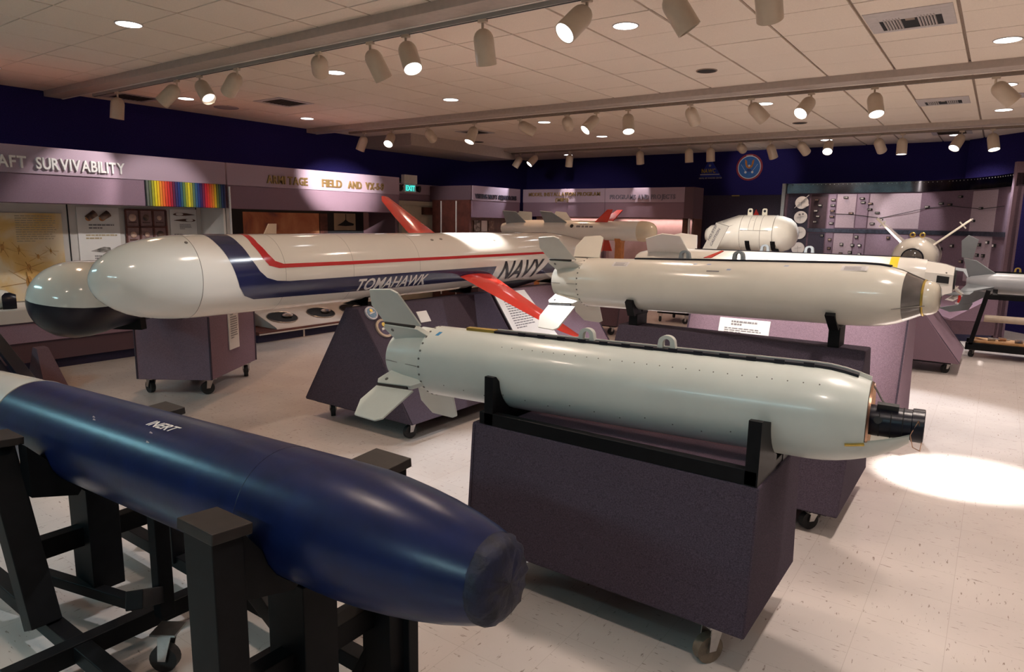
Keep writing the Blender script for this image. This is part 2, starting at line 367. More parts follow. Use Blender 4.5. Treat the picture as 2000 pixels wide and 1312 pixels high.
for c in cells:
    if c in vis:
        o = proto if first else proto.copy()
        if not first: COL.objects.link(o)
        first = False; o.location = (c[0], c[1], random.uniform(-.0015, .0015))
    else: tile_geo(rest, *c)
tag(rest.make('ceiling_tile_rest', M_tile, ceil, smooth=0), kind='stuff')
# one paler replacement tile at the near left
g = G().box((-4.68+.02, 1.76, ZC-.004), (-4.68+T-.02, 1.76+T-.01, ZC+.001)); tag(g.make('replaced_tile', M_tile2, ceil, smooth=0), 'paler replacement ceiling tile')
# boxed beams and lighting tracks
BY = [3.80, 7.80, 11.90]; TY = [4.05, 8.08, 12.20]; XE = [-9.98, -9.98, -9.98]
bn = ['front', 'middle', 'rear']
for i, y in enumerate(BY):
    b = tag(G().box((XE[i], y, 3.066), (XR, y+.20, ZC+.012)).make('trim_%d' % (i+1), M_beam, smooth=0, bevel=.004), '%s boxed beam across the ceiling' % bn[i], kind='structure')
    G().box((XE[i], y+.20, 3.062), (XR, y+.222, 3.085)).make('lip', M_tile2, b, smooth=0)
    t = thing('light_track', 'slim dark lighting track along the %s ceiling beam' % bn[i], 'track', (-4, TY[i], 3.05), 'lighting tracks')
    G().box((-9.2, TY[i]-.02, 3.034), (1.6, TY[i]+.02, 3.066)).make('rail', M_tbar if i else M_frame, t, smooth=0, bevel=.002)
    G().box((-9.2, TY[i]-.006, 3.0325), (1.6, TY[i]+.006, 3.0345)).make('slot', M_dark, t, smooth=0)
    for k in range(7): G().box((-9+k*1.7, TY[i]-.03, 3.06), (-8.96+k*1.7, TY[i]+.03, ZC)).make('hanger', M_beam, t, smooth=0)
# dropped soffit over the exit door
tag(G().box((XL, 9.1, 2.93), (-8.75, 12.3, ZC+.01)).make('trim_4', M_beam, smooth=0), 'dropped ceiling bulkhead above the exit door', kind='structure')
# ------------------------------------------------------------------ recessed downlights, vents, speakers
def ordn(i): return ['first', 'second', 'third', 'fourth', 'fifth', 'sixth', 'seventh', 'eighth', 'ninth', 'tenth', 'eleventh', 'twelfth', 'thirteenth', 'fourteenth'][i]
dl_on = [(-5.91, 2.91, 'over the white missile nose, nearest the left wall beam'), (-8.9, 5.05, 'behind the front track beside the dark wall'), (-5.9, 5.01, 'just beyond the front track over the cruise missile'), (-2.56, 5.06, 'big and bright beside the front track lamps at upper centre'),
         (-8.94, 7.01, 'small, at left before the middle beam'), (-5.9, 6.87, 'at centre before the middle beam'), (-.13, 7.05, 'at far right before the middle beam'), (-5.93, 9.11, 'just behind the middle beam at centre'), (-2.61, 9.10, 'behind the middle beam right of centre'),
         (-.13, 9.17, 'at far right just behind the middle beam'), (-.15, 11.04, 'at far right before the rear beam'), (-5.98, 11.08, 'before the rear beam at centre'), (-2.71, 13.37, 'behind the rear beam above the timeline wall'), (-8.25, 13.71, 'behind the rear beam at left centre'), (-.78, 13.58, 'behind the rear beam at far right')]
dl_off = [(-2.58, 6.92, 'dark round recessed can before the middle beam, right of centre'), (-2.63, 11.03, 'dark round recessed can before the rear beam, right of centre'), (-3.6, 4.16, 'dark round recessed can against the front beam'), (-8.89, 9.22, 'dark round recessed can at left behind the middle beam'), (-8.52, 10.75, 'small dark round recessed can nearest the exit corner')]
LIGHT_ON = []
def downlight(x, y, lab, on):
    t = thing('downlight', lab, 'downlight', (x, y, ZC), 'recessed downlights')
    g = G().torus((x, y, ZC-.001), (0, 0, 1), .098, .007, 28, 6); g.make('trim_ring', M_vent if on else M_tbar, t)
    if on: G().disc((x, y, ZC-.004), (0, 0, 1), .094, .004, 28).make('lens', M_lit, t, smooth=0)
    else: G().disc((x, y, ZC-.002), (0, 0, 1), .094, .003, 28).make('well', M_dark, t, smooth=0)
    return t
def add_spot(parent, name, loc, dirv, energy, size, blend, color, radius=.05):
    l = bpy.data.lights.new(name, 'SPOT'); l.energy = energy; l.spot_size = math.radians(size); l.spot_blend = blend; l.color = color; l.shadow_soft_size = radius
    o = bpy.data.objects.new(name, l); COL.objects.link(o); o.location = loc
    o.rotation_euler = Vector(dirv).to_track_quat('-Z', 'Y').to_euler()
    if parent: o.parent = parent; o.matrix_parent_inverse = WM[parent].inverted()
    return o
DL_E = 60
def dl_power(x, y):
    k, c = (1.0, (1, .56, .31)) if x < -7 else (1.05, (1, .59, .35)) if x < -4 else (1.35, (1, .76, .60)) if x < -1.5 else (2.1, (1, .84, .74))
    return DL_E*k*(.6 if y < 1.5 else 1)*(1.7 if x > 2 and y > 0 else 1), c
for x, y, l in dl_on:
    t = downlight(x, y, 'lit round recessed downlight ' + l, True)
    e, c = dl_power(x, y)
    add_spot(t, 'downlight_beam', (x, y, ZC-.02), (0, 0, -1), e, 125, .8, c, .08)
for x, y, l in dl_off: downlight(x, y, l, False)
# downlights of the same grid behind and beside the camera
HID = 0
for x, y in ((-5.9, .9), (-2.6, 2.9), (-2.6, .9), (-.13, .9), (-.13, 3.0), (-.13, 5.05), (2.4, 3.0), (2.4, 7.0), (2.4, 10.5), (-8.9, 2.9), (-8.9, .9), (-5.9, -2.5), (-2.6, -2.5), (1.5, -2.5)):
    t = downlight(x, y, 'lit recessed downlight outside the view, %s of its row behind or beside the viewer' % ordn(HID), True); HID += 1
    e, c = dl_power(x, y); add_spot(t, 'downlight_beam', (x, y, ZC-.02), (0, 0, -1), e, 125, .8, c, .08)
def vent(x0, y0, x1, y1, lab, style):
    t = thing('ceiling_vent', lab, 'vent', ((x0+x1)/2, (y0+y1)/2, ZC), 'ceiling vents')
    z = ZC-.006; w = .05; wi = x1-x0
    f = G(); f.box((x0, y0, z), (x1, y0+w*1.6, ZC)); f.box((x0, y1-w, z), (x1, y1, ZC)); f.box((x0, y0+w*1.6, z), (x0+w*1.6, y1-w, ZC)); f.box((x1-w*1.6, y0+w*1.6, z), (x1, y1-w, ZC)); f.make('frame', M_vent, t, smooth=0, bevel=.002)
    G().box((x0+.01, y0+.01, ZC-.002), (x1-.01, y1-.01, ZC+.0005)).make('opening', M_dark, t, smooth=0)
    if style == 1:
        a, b = x0+w*1.6, x1-w*1.6
        G().box((a, y0+w*1.6, z), (b, y0+.24, ZC-.002)).make('blank_plate', M_vent, t, smooth=0)
        for k in range(6):
            for base in (a+.03, b-.15): G().hexa([(base+k*.02, y0+.2, z-.004), (base+k*.02+.006, y0+.2, z-.004), (base+k*.02+.006, y1-w, z-.004), (base+k*.02, y1-w, z-.004)], [(base+k*.02+.008, y0+.2, z+.01), (base+k*.02+.014, y0+.2, z+.01), (base+k*.02+.014, y1-w, z+.01), (base+k*.02+.008, y1-w, z+.01)]).make('louvre', M_vent, t, smooth=0)
        G().box((a+.17, y0+.24, z), (b-.17, y0+.30, z+.004)).make('damper', M_tbar, t, smooth=0)
    else:
        for k in range(7):
            yy = y0+w*1.8+k*(y1-y0-w*2.8)/7; G().hexa([(x0+w*1.6, yy, z-.003), (x1-w*1.6, yy, z-.003), (x1-w*1.6, yy+.006, z-.003), (x0+w*1.6, yy+.006, z-.003)], [(x0+w*1.6, yy+.02, z+.008), (x1-w*1.6, yy+.02, z+.008), (x1-w*1.6, yy+.026, z+.008), (x0+w*1.6, yy+.026, z+.008)]).make('louvre', M_tbar, t, smooth=0)
    return t
vent(-1.0, 5.72, -.44, 6.3, 'large square ceiling vent with louvres at upper right', 1)
vent(-1.02, 9.7, -.48, 10.25, 'ceiling vent behind the middle track at right', 1)
vent(-8.28, 5.62, -7.72, 6.18, 'dark open ceiling vent at left beyond the front track', 2)
vent(-9.75, 4.35, -9.2, 4.9, 'dark ceiling vent beside the left wall at the front beam', 2)
vent(-7.9, 9.3, -7.4, 9.8, 'pale ceiling vent behind the middle track at left', 2)
vent(-1.1, 13.0, -.55, 13.5, 'dark ceiling vent behind the rear track at far right', 2)
for x, y, r, lab in ((-9.1, 5.75, .16, 'round ceiling loudspeaker near the left wall'), (.0, 5.2, .2, 'round ceiling loudspeaker at the upper right corner'), (-.05, 9.95, .17, 'round ceiling loudspeaker at right behind the middle track')):
    t = thing('ceiling_speaker', lab, 'loudspeaker', (x, y, ZC), 'ceiling loudspeakers')
    G().torus((x, y, ZC-.002), (0, 0, 1), r, .008, 28, 6).make('rim', M_speaker, t); G().disc((x, y, ZC-.004), (0, 0, 1), r*.97, .004, 28).make('grille', M_speaker, t, smooth=0)
# ------------------------------------------------------------------ track spotlights
RH = Vector((.8135, .5814, 0)).normalized(); NH = Vector((.571, -.804, 0)).normalized()
def lathe_local(prof, n=24):
    fr = Fr((0, 0, 0), (0, 0, 1)); fr.up = Vector((1, 0, 0)); fr.side = Vector((0, 1, 0)); return G().lathe(fr, prof, n, cap0=False, cap1=False)
sp_root = thing('track_spotlight', 'x', 'spotlight', (0, 0, 0))
sp_mount = G().box((-.035, -.018, -.022), (.035, .018, .004)).make('mount', M_lamp, sp_root, smooth=0, bevel=.004)
sp_stem = G().tube((0, 0, -.07), (0, 0, -.015), .010, .010, 10).make('stem', M_lamp, sp_root)
prof = [(.012, .004), (.010, .022), (0, .042), (-.016, .058), (-.038, .069), (-.062, .0735), (-.235, .0745), (-.235, .068), (-.06, .066), (-.035, .02), (-.035, .0)]
sp_house = lathe_local(prof).make('housing', M_lamp, sp_root); 
sp_lens = {}
for k, (mm, zz) in {'lit': (M_litc, -.222), 'warm': (M_litw, -.20), 'off': (M_dark, -.18)}.items():
    sp_lens[k] = G().disc((0, 0, zz), (0, 0, 1), .0675, .003, 24).make('lamp_face', mm, sp_house, smooth=0)
# (x, right, toward camera, lens, aim point or None, energy)
row1 = [(-8.61, -.12, .0, 'off', None, 0), (-7.30, 0, 0, 'off', (-8.75, 2.95, 1.25), 75), (-6.86, .75, .55, 'warm', None, 25), (-6.20, 0, 0, 'off', (-8.75, 4.3, 1.25), 105), (-4.98, 0, 0, 'off', (-8.2, 6.93, 2.16), 2600), (-4.34, 0, 0, 'off', (-4.1, 4.95, 1.45), 950),
        (-3.94, .35, .5, 'lit', None, 210), (-3.18, .12, -.35, 'off', None, 0), (-2.33, -.9, .55, 'lit', None, 165), (-1.77, 0, 0, 'off', (-.06, 5.2, 0), 2600), (-1.20, 0, 0, 'off', (-1.3, 5.6, 1.0), 300)]
row2 = [(-8.83, -.4, -.1, 'off', None, 0), (-8.19, -.2, 1.0, 'lit', None, 60), (-7.41, 0, 0, 'off', (-8.5, 10.9, 1.9), 110), (-6.48, -.35, .35, 'lit', None, 70), (-5.67, 0, 0, 'off', (-3.65, 10.7, 1.45), 130), (-4.90, 0, 0, 'off', (-6.9, 12.4, 1.95), 170), (-4.45, -.9, .4, 'lit', None, 110),
        (-4.00, .0, .45, 'lit', None, 220), (-3.19, 0, 0, 'off', (-3.3, 10.9, 1.5), 190), (-2.47, 0, 0, 'off', (.04, 10.4, 0), 1500), (-1.83, -.9, .6, 'lit', None, 330), (-1.22, -.05, .5, 'lit', None, 330), (-.20, 1.0, .30, 'lit', None, 120)]
row3 = [(-8.52, -.6, .0, 'off', None, 0), (-8.11, -.95, .35, 'lit', None, 60), (-7.30, 0, -.1, 'off', (-7.5, 12.4, 2.0), 40), (-5.76, 0, -.1, 'off', (-5.8, 12.5, 2.0), 40), (-4.79, .1, -.1, 'off', None, 0), (-4.39, .1, -.1, 'off', None, 0), (-3.86, .3, -.1, 'off', (-4.1, 14.4, 2.7), 25), (-3.36, .5, -.3, 'off', None, 0),
        (-2.88, .4, -.1, 'off', (-2.2, 13.8, 1.8), 90), (-2.43, -.5, .9, 'lit', None, 330), (-1.73, .4, -.5, 'off', (-1.3, 13.6, 1.7), 90), (-1.39, .0, .05, 'lit', None, 120), (-.63, -.7, .3, 'lit', None, 120), (-.26, 0, .35, 'lit', None, 150)]
first = True
for ti, row in enumerate((row1, row2, row3)):
    for k, (x, a, b, st, aim, en) in enumerate(row):
        piv = Vector((x, TY[ti], 3.034-.072))
        d = (Vector(aim)-piv).normalized() if aim else (RH*a+NH*b-Vector((0, 0, 1))).normalized()
        r = sp_root.copy(); COL.objects.link(r); r.location = (x, TY[ti], 3.034)
        pos = ('leftmost', ) if k == 0 else ('rightmost', ) if k == len(row)-1 else (ordn(k), )
        state = {'lit': 'glowing', 'warm': 'cream, open mouth showing,', 'off': 'cream'}[st]
        tag(r, '%s track spotlight, %s from the left on the %s ceiling track' % (state, ordn(k), bn[ti]), 'spotlight', 'track spotlights')
        for ch in (sp_mount, sp_stem):
            c = ch.copy(); COL.objects.link(c); c.parent = r; c.matrix_parent_inverse = Matrix.Identity(4)
        hs = sp_house.copy(); COL.objects.link(hs); hs.parent = r; hs.matrix_parent_inverse = Matrix.Identity(4)
        hs.location = (0, 0, -.072); hs.rotation_euler = d.to_track_quat('-Z', 'Y').to_euler()
        ln = sp_lens[st].copy(); COL.objects.link(ln); ln.parent = hs; ln.matrix_parent_inverse = Matrix.Identity(4)
        if en:
            l = bpy.data.lights.new('spot_beam', 'SPOT'); l.energy = en; l.spot_size = math.radians(18 if en > 1000 else 26 if en > 400 else 28 if en == 170 else 44); l.spot_blend = .9 if en > 1000 else .6; l.color = COOL if st == 'lit' else (1, .93, .88); l.shadow_soft_size = .03
            lo = bpy.data.objects.new('spot_beam', l); COL.objects.link(lo); lo.location = piv+d*.245; lo.rotation_euler = d.to_track_quat('-Z', 'Y').to_euler()
for o in [sp_mount, sp_stem, sp_house, sp_root]+list(sp_lens.values()): bpy.data.objects.remove(o)
# fluorescent fitting on the ceiling of the entrance behind the camera (its cool streak shows on the paintwork)
t = thing('unseen_cool_fixture', 'long cool white fluorescent ceiling fixture in the entrance left of the camera', 'light', (-7.8, -.7, ZC))
G().box((-9.3, -.9, ZC-.07), (-6.3, -.5, ZC)).make('casing', M_vent, t, smooth=0, bevel=.006)
G().box((-9.26, -.86, ZC-.082), (-6.34, -.54, ZC-.07)).make('diffuser', mat('unseen_cool_diffuser', (.62, .95, 1.0), .5, emit=4), t, smooth=0, bevel=.004)
al = bpy.data.lights.new('unseen_cool_light', 'AREA'); al.shape = 'RECTANGLE'; al.size = 2.9; al.size_y = .3; al.energy = 42; al.color = (.36, .88, 1.0)
ao = bpy.data.objects.new('unseen_cool_light', al); COL.objects.link(ao); ao.location = (-7.8, -.7, ZC-.09); ao.parent = t; ao.matrix_parent_inverse = WM[t].inverted()
t = thing('unseen_cool_fixture', 'added cool fill light behind the camera, shaped as a ceiling fixture', 'light', (-1.2, -3.4, ZC))  # unseen fill light added to brighten the fronts, modelled as a ceiling fixture
G().box((-2.4, -3.6, ZC-.07), (0, -3.2, ZC)).make('casing', M_vent, t, smooth=0, bevel=.006); G().box((-2.36, -3.56, ZC-.082), (-.04, -3.24, ZC-.07)).make('diffuser', MATS['unseen_cool_diffuser'], t, smooth=0, bevel=.004)
al = bpy.data.lights.new('unseen_cool_light', 'AREA'); al.shape = 'RECTANGLE'; al.size = 2.3; al.size_y = .3; al.energy = 75; al.color = (.55, .92, 1.0)
ao = bpy.data.objects.new('unseen_cool_light', al); COL.objects.link(ao); ao.location = (-1.2, -3.4, ZC-.09); ao.parent = t; ao.matrix_parent_inverse = WM[t].inverted()
# ------------------------------------------------------------------ left wall display cases
XF = -8.2
def case(name, label, y0, y1, back, backx, loc):
    return thing(name, label, 'display case', loc)
RY = Vector((0, 1, 0)); UZ = Vector((0, 0, 1))
c1 = thing('display_case', 'long purple carpeted wall case with white exhibit panels at left', 'display case', (-8.4, 2.5, 0))
Y0, Y1 = -1.5, 5.12
G().box((-8.9, Y0, 2.02), (XF, Y1, 2.30)).make('upper_fascia', M_carpet_l, c1, smooth=0, bevel=.006)
G().box((-8.9, Y0, 1.725), (XF-.012, Y1, 2.018)).make('lower_fascia', M_carpet, c1, smooth=0, bevel=.004)
G().box((-8.86, Y0, .60), (-8.78, Y1, 1.725)).make('back_panel', M_panel, c1, smooth=0)
G().hexa([(-8.86, Y0, .50), (-8.10, Y0, .50), (-8.10, Y1, .50), (-8.86, Y1, .50)], [(-8.86, Y0, .64), (-8.10, Y0, .64), (-8.10, Y1, .64), (-8.86, Y1, .64)]).make('ledge', M_panel, c1, smooth=0, bevel=.006)
G().hexa([(-8.9, Y0, .31), (-7.98, Y0, .31), (-7.98, Y1, .31), (-8.9, Y1, .31)], [(-8.9, Y0, .505), (-8.14, Y0, .505), (-8.14, Y1, .505), (-8.9, Y1, .505)]).make('base_slope', M_carpet, c1, smooth=0, bevel=.006)
G().box((-8.9, Y0, .10), (-8.0, Y1, .312)).make('base', M_carpet_d, c1, smooth=0)
G().box((-8.9, Y0, 0), (-8.03, Y1, .102)).make('kick_board', M_navyskirt, c1, smooth=0)
G().box((-8.9, Y1-.03, .5), (-8.25, Y1, 1.73)).make('end_panel', M_panel, c1, smooth=0)
for yy in (3.47, 5.3-.28): G().box((-8.779, yy-.006, .64), (-8.772, yy+.006, 1.725)).make('panel_joint', M_dark, c1, smooth=0)
# exhibits on the white panels
BX = -8.772
def poster(name, label, y0, y1, z0, z1, m, x=BX, t=.006, cat='poster'):
    p = thing(name, label, cat, (x, (y0+y1)/2, z0)); G().box((x, y0, z0), (x+t, y1, z1)).make('sheet', m, p, smooth=0); return p
p = poster('battle_poster', 'yellow poster with drawings of helicopters and a block of text', 2.2, 3.40, .655, 1.62, M_map)
text_lines(p, (BX+.008, 2.94, 1.30), RY, UZ, .40, .30, 12, mat('faded_ink', (.42, .34, .24), .8, var=.1, scale=20), seed=3, thick=.35)
M_sepia = mat('sepia_ink', (.52, .27, .08), .8, var=.3, scale=30)
for (y, z, s, a) in ((3.02, .86, 1.15, 0), (3.03, 1.02, .7, .2), (2.95, 1.22, .5, -.3), (3.13, 1.14, .45, .4), (3.26, 1.2, .35, -.2), (2.80, 1.25, .6, -.5), (2.68, 1.42, .7, .8), (2.5, 1.1, .8, .3)):
    g = G(); n = 10
    pts = [(BX+.008, y+.05*s*math.cos(2*math.pi*i/n), z+.075*s*math.sin(2*math.pi*i/n)) for i in range(n)]
    g.plate([Vector((p_[0], y+(p_[1]-y)*.55, z+(p_[2]-z)*.8)) for p_ in pts], .002, (1, 0, 0)); c = math.cos(a); q = math.sin(a)
    for (u, v, wd) in ((.23*s, .03*s, .008), (-.16*s, .12*s, .006), (.02*s, -.10*s, .02*s)):
        du = Vector((0, u*c-v*q, u*q+v*c)); g.bar(Vector((BX+.008, y, z))-du, Vector((BX+.008, y, z))+du, .002, wd, (1, 0, 0))
    g.make('helicopter_drawing', M_sepia, p, smooth=0)
p = poster('exhibit_text_panel', 'white text panel with two shell pictures left of the framed grid', 3.56, 4.03, .66, 1.70, M_paper)
for yy in (3.72, 3.87):
    g = G().tube((BX+.012, yy-.055, 1.565), (BX+.012, yy+.04, 1.63), .035, .042, 12); g.make('cutaway_model', M_photo1, p)
    G().disc((BX+.03, yy-.045, 1.57), (1, -.4, 0), .032, .006, 14).make('cutaway_end', M_orange, p, smooth=0)
text_lines(p, (BX+.008, 3.68, 1.44), RY, UZ, .30, .07, 2, seed=5)
text_lines(p, (BX+.008, 3.64, 1.32), RY, UZ, .36, .07, 2, mat('tan_ink', (.45, .36, .22), .8, var=.1, scale=20), seed=6)
G().plate([(BX+.009, 3.68, 1.185), (BX+.009, 3.83, 1.235), (BX+.009, 3.90, 1.225), (BX+.009, 3.91, 1.18), (BX+.009, 3.82, 1.165)], .003, (1, 0, 0)).make('projectile_picture', M_photo2, p, smooth=0)
text_lines(p, (BX+.008, 3.72, 1.06), RY, UZ, .18, .08, 3, seed=7)
text_lines(p, (BX+.008, 3.66, .95), RY, UZ, .34, .07, 2, mat('tan_ink', (.45, .36, .22)), seed=8)
fr_ = thing('specimen_frame', 'dark red framed grid of small mounted fragments', 'frame', (BX, 4.33, 1.2))
y0, y1, z0, z1 = 4.10, 4.60, 1.05, 1.68
G().box((BX, y0, z0), (BX+.012, y1, z1)).make('backing', mat('rose_backing', (.27, .17, .17), .8, var=.15, scale=20), fr_, smooth=0)
for i in range(4):
    yy = y0+(y1-y0)*i/3; G().box((BX+.012, yy-.01, z0), (BX+.03, yy+.01, z1)).make('muntin', M_maroon, fr_, smooth=0)
for i in range(4):
    zz = z0+(z1-z0)*i/3; G().box((BX+.012, y0, zz-.01), (BX+.03, y1, zz+.01)).make('muntin', M_maroon, fr_, smooth=0)
for i in range(3):
    for j in range(3):
        c = Vector((BX+.016, y0+(y1-y0)*(i+.5)/3, z0+(z1-z0)*(j+.55)/3)); G().ball(c, .032+.008*((i*2+j) % 3), 10, 6, (.4, 1, 1)).make('fragment', mat('pink_fragment', (.62, .42, .33), .6, var=.2, scale=30) if (i+j) % 3 else M_photo1, fr_)
        G().box((BX+.012, c.y-.045, c.z-.065), (BX+.022, c.y+.045, c.z-.055)).make('fragment_shelf', M_brown, fr_, smooth=0)
p = poster('blade_section_panel', 'white panel with two brown pointed blade sections right of the framed grid', 4.66, 5.02, 1.0, 1.70, M_paper)
for z, flip in ((1.63, 1), (1.555, -1)):
    ya, yb = (4.70, 4.99) if flip > 0 else (4.71, 5.0)
    n = 14; top = [(ya+(yb-ya)*i/n) for i in range(n+1)]
    th = lambda f: .028*math.sqrt(max(f, 0))*(1-f)*1.9+.002
    pts = [(BX+.009, y, z+th((y-ya)/(yb-ya) if flip > 0 else (yb-y)/(yb-ya))) for y in top]+[(BX+.009, y, z-th((y-ya)/(yb-ya) if flip > 0 else (yb-y)/(yb-ya))*.6) for y in reversed(top)]
    G().plate(pts, .006, (1, 0, 0)).make('blade_section', M_brown, p, smooth=0)
    yc = ya+.085 if flip > 0 else yb-.085
    G().disc((BX+.013, yc, z+.006), (1, 0, 0), .05, .003, 16, .32).make('blade_hollow', M_paper, p, smooth=0)
text_lines(p, (BX+.008, 4.78, 1.44), RY, UZ, .16, .07, 4, seed=11)
text_lines(p, (BX+.008, 4.70, 1.36), RY, UZ, .24, .03, 1, seed=12)
# white cap like model on the ledge and grey instrument beyond
t = thing('rounded_exhibit', 'rounded white exhibit with dark front on the ledge at the left edge', 'exhibit', (-8.3, 2.6, .64))
G().ball((-8.34, 2.58, .74), .115, 18, 10, (1, 1.15, .85)).make('shell', M_white, t); G().lathe(Fr((-8.30, 2.62, .71), (.3, .95, 0)), [(-.02, .10), (.05, .105), (.10, .08)], 18, 20, 160).make('dark_front', M_blackgloss, t)
t = thing('display_wedge', 'small pinkish angled exhibit label behind the two tone missile nose', 'label', (-8.25, 3.78, .64))
G().hexa([(-8.42, 3.66, .64), (-8.2, 3.66, .64), (-8.2, 3.92, .64), (-8.42, 3.92, .64)], [(-8.42, 3.66, .86), (-8.36, 3.66, .86), (-8.36, 3.92, .86), (-8.42, 3.92, .86)]).make('block', mat('dusty_pink', (.36, .26, .24), .7, var=.08, scale=10), t, smooth=0, bevel=.004); G().box((-8.42, 3.65, .64), (-8.19, 3.93, .655)).make('foot', M_dark, t, smooth=0)
# raised silver lettering
t = thing('wall_lettering', 'raised silver letters reading AIRCRAFT SURVIVABILITY on the left fascia', 'lettering', (XF, 3.2, 2.1))
letters(t, 'AIRCRAFT', (XF, 2.235, 2.075), RY, UZ, .115, .022, M_silver, width=.665)
letters(t, 'SURVIVABILITY', (XF, 2.985, 2.075), RY, UZ, .115, .022, M_silver, width=.88)
# rainbow slat panel
t = thing('rainbow_panel', 'panel of vertical rainbow coloured slats on the left fascia', 'wall panel', (XF, 4.6, 1.72))
rb = [(.10,.11,.09),(.10,.13,.06),(.30,.30,.02),(.62,.50,.01),(.75,.45,.01),(.70,.22,.02),(.68,.12,.02),(.62,.05,.02),(.52,.02,.02),(.30,.01,.03),(.10,.01,.05),(.03,.02,.10),(.01,.03,.16),(.02,.08,.14),(.08,.16,.06),(.30,.30,.02),(.62,.52,.02),(.30,.28,.03),(.08,.14,.08),(.02,.08,.17),(.01,.03,.16),(.03,.01,.08),(.14,.01,.05),(.45,.01,.03),(.60,.03,.02),(.62,.09,.02),(.68,.20,.02),(.66,.42,.02),(.16,.20,.05),(.05,.12,.10),(.01,.04,.15),(.01,.02,.10)]
G().box((XF-.004, 4.085, 1.722), (XF+.006, 5.10, 2.022)).make('backing', M_dark, t, smooth=0)
for i, c in enumerate(rb):
    a = 4.09+i*(1.005/len(rb)); G().box((XF+.004, a+.002, 1.724), (XF+.022, a+1.005/len(rb)-.003, 2.02)).make('slat', mat('rainbow_%d' % i, c, .45, var=.05, scale=30), t, smooth=0, bevel=.003)
# second case with the field murals
c2 = thing('display_case', 'wall case with dark photo murals under a purple fascia behind the cruise missile', 'display case', (-8.4, 6.7, 0))
Y0, Y1 = 5.14, 8.25
G().box((-8.9, Y0, 2.02), (XF, Y1, 2.30)).make('upper_fascia', M_carpet_l, c2, smooth=0, bevel=.006)
G().box((-8.9, Y0, 1.725), (XF-.012, Y1, 2.018)).make('lower_fascia', M_carpet, c2, smooth=0, bevel=.004)
G().box((-9.12, Y0, .30), (-9.04, Y1, 1.73)).make('back_panel', M_dark, c2, smooth=0)
G().box((-9.03, Y0, .3), (-8.26, Y0+.05, 1.725)).make('end_panel', M_panel, c2, smooth=0)
G().box((-9.03, Y1-.05, 0), (-8.26, Y1, 1.725)).make('end_panel', M_carpet_d, c2, smooth=0)
G().tube((XF+.01, 5.155, .6), (XF+.01, 5.155, 2.0), .014, .014, 10).make('corner_rod', M_silver, c2)
G().hexa([(-9.0, Y0, .10), (-7.66, Y0, .10), (-7.66, Y1, .10), (-9.0, Y1, .10)], [(-9.0, Y0, .145), (-7.66, Y0, .145), (-7.66, Y1, .145), (-9.0, Y1, .145)]).make('counter_edge', M_maroon, c2, smooth=0, bevel=.004)
G().box((-9.0, Y0, 0), (-7.70, Y1, .10)).make('kick_board', M_navyskirt, c2, smooth=0)
G().hexa([(-9.0, Y0+.3, .145), (-7.70, Y0+.3, .145), (-7.70, Y1-.2, .145), (-9.0, Y1-.2, .145)], [(-9.0, Y0+.3, .60), (-7.72, Y0+.3, .165), (-7.72, Y1-.2, .165), (-9.0, Y1-.2, .60)]).make('counter', M_panel, c2, smooth=0, bevel=.004)
for yy in (5.86, 7.4): G().box((-7.70, yy-.012, .0), (-7.69, yy+.012, .10)).make('kick_joint', M_panel, c2, smooth=0)
G().box((-7.665, Y0, .105), (-7.652, Y1, .122)).make('counter_trim', M_panel, c2, smooth=0)
sl = Vector((-1.28, 0, .435)).normalized()
for i, yy in enumerate((5.72, 6.38, 6.98, 7.5)):
    c = Vector((-7.97, yy, .165+.25*.34)); n = Vector((.435, 0, 1.28)).normalized(); pts = [c+RY*(.22*math.cos(2*math.pi*k/24))+sl*(.17*math.sin(2*math.pi*k/24))+n*.003 for k in range(24)]
    w_ = G().plate(pts, .012, n).make('display_well', M_dark, c2, smooth=0)
    g = G()
    for k in range(24):
        a, b = pts[k], pts[(k+1) % 24]; g.tube(a+n*.006, b+n*.006, .006, .006, 6, False)
    g.make('well_rim', M_steel, w_)
    G().ball(c+n*.03+RY*.08, .06, 12, 7, (1, 1.3, .5)).make('exhibit', M_photo3, w_)
p = poster('desert_mural', 'reddish desert photo mural in the dark case above the cruise missile', 5.88, 7.25, .9, 1.69, M_desert, x=-9.035)
p = poster('rock_picture', 'dark reddish photo beside the desert mural', 7.27, 7.42, .9, 1.69, photo_mat('dark_red_photo', [(.02, .01, .01), (.12, .04, .03), (.22, .09, .06)], 5), x=-9.035)
p = poster('aircraft_photo', 'framed brown photo of an aircraft on dark wall above the cruise missile', 7.56, 8.02, 1.42, 1.70, mat('tan_photo', (.34, .25, .17), .7, var=.1, scale=6), x=-9.035)
g = G().plate([(-9.026, 7.62, 1.50), (-9.026, 7.75, 1.56), (-9.026, 7.80, 1.60), (-9.026, 7.86, 1.56), (-9.026, 7.98, 1.53), (-9.026, 7.97, 1.50), (-9.026, 7.8, 1.49)], .004, (1, 0, 0)); g.box((-9.028, 7.80, 1.59), (-9.024, 7.812, 1.69)); g.make('aircraft_silhouette', M_dark, p, smooth=0)
t = thing('wall_lettering', 'raised brass letters reading ARMITAGE FIELD AND VX-5-9 on the fascia', 'lettering', (XF, 6.8, 2.06))
letters(t, 'ARM', (XF, 5.72, 2.075), RY, UZ, .105, .022, M_brass, width=.26); letters(t, 'I', (XF, 5.995, 2.075), RY, UZ, .105, .022, M_brass)
letters(t, 'TAGE', (XF, 6.06, 2.075), RY, UZ, .105, .022, M_brass, width=.33)
letters(t, 'FIELD', (XF, 6.65, 2.075), RY, UZ, .105, .022, M_brass, width=.37); letters(t, 'AND', (XF, 7.14, 2.075), RY, UZ, .105, .022, M_brass, width=.27); letters(t, 'VX-5-9', (XF, 7.50, 2.075), RY, UZ, .105, .022, M_brass, width=.38)
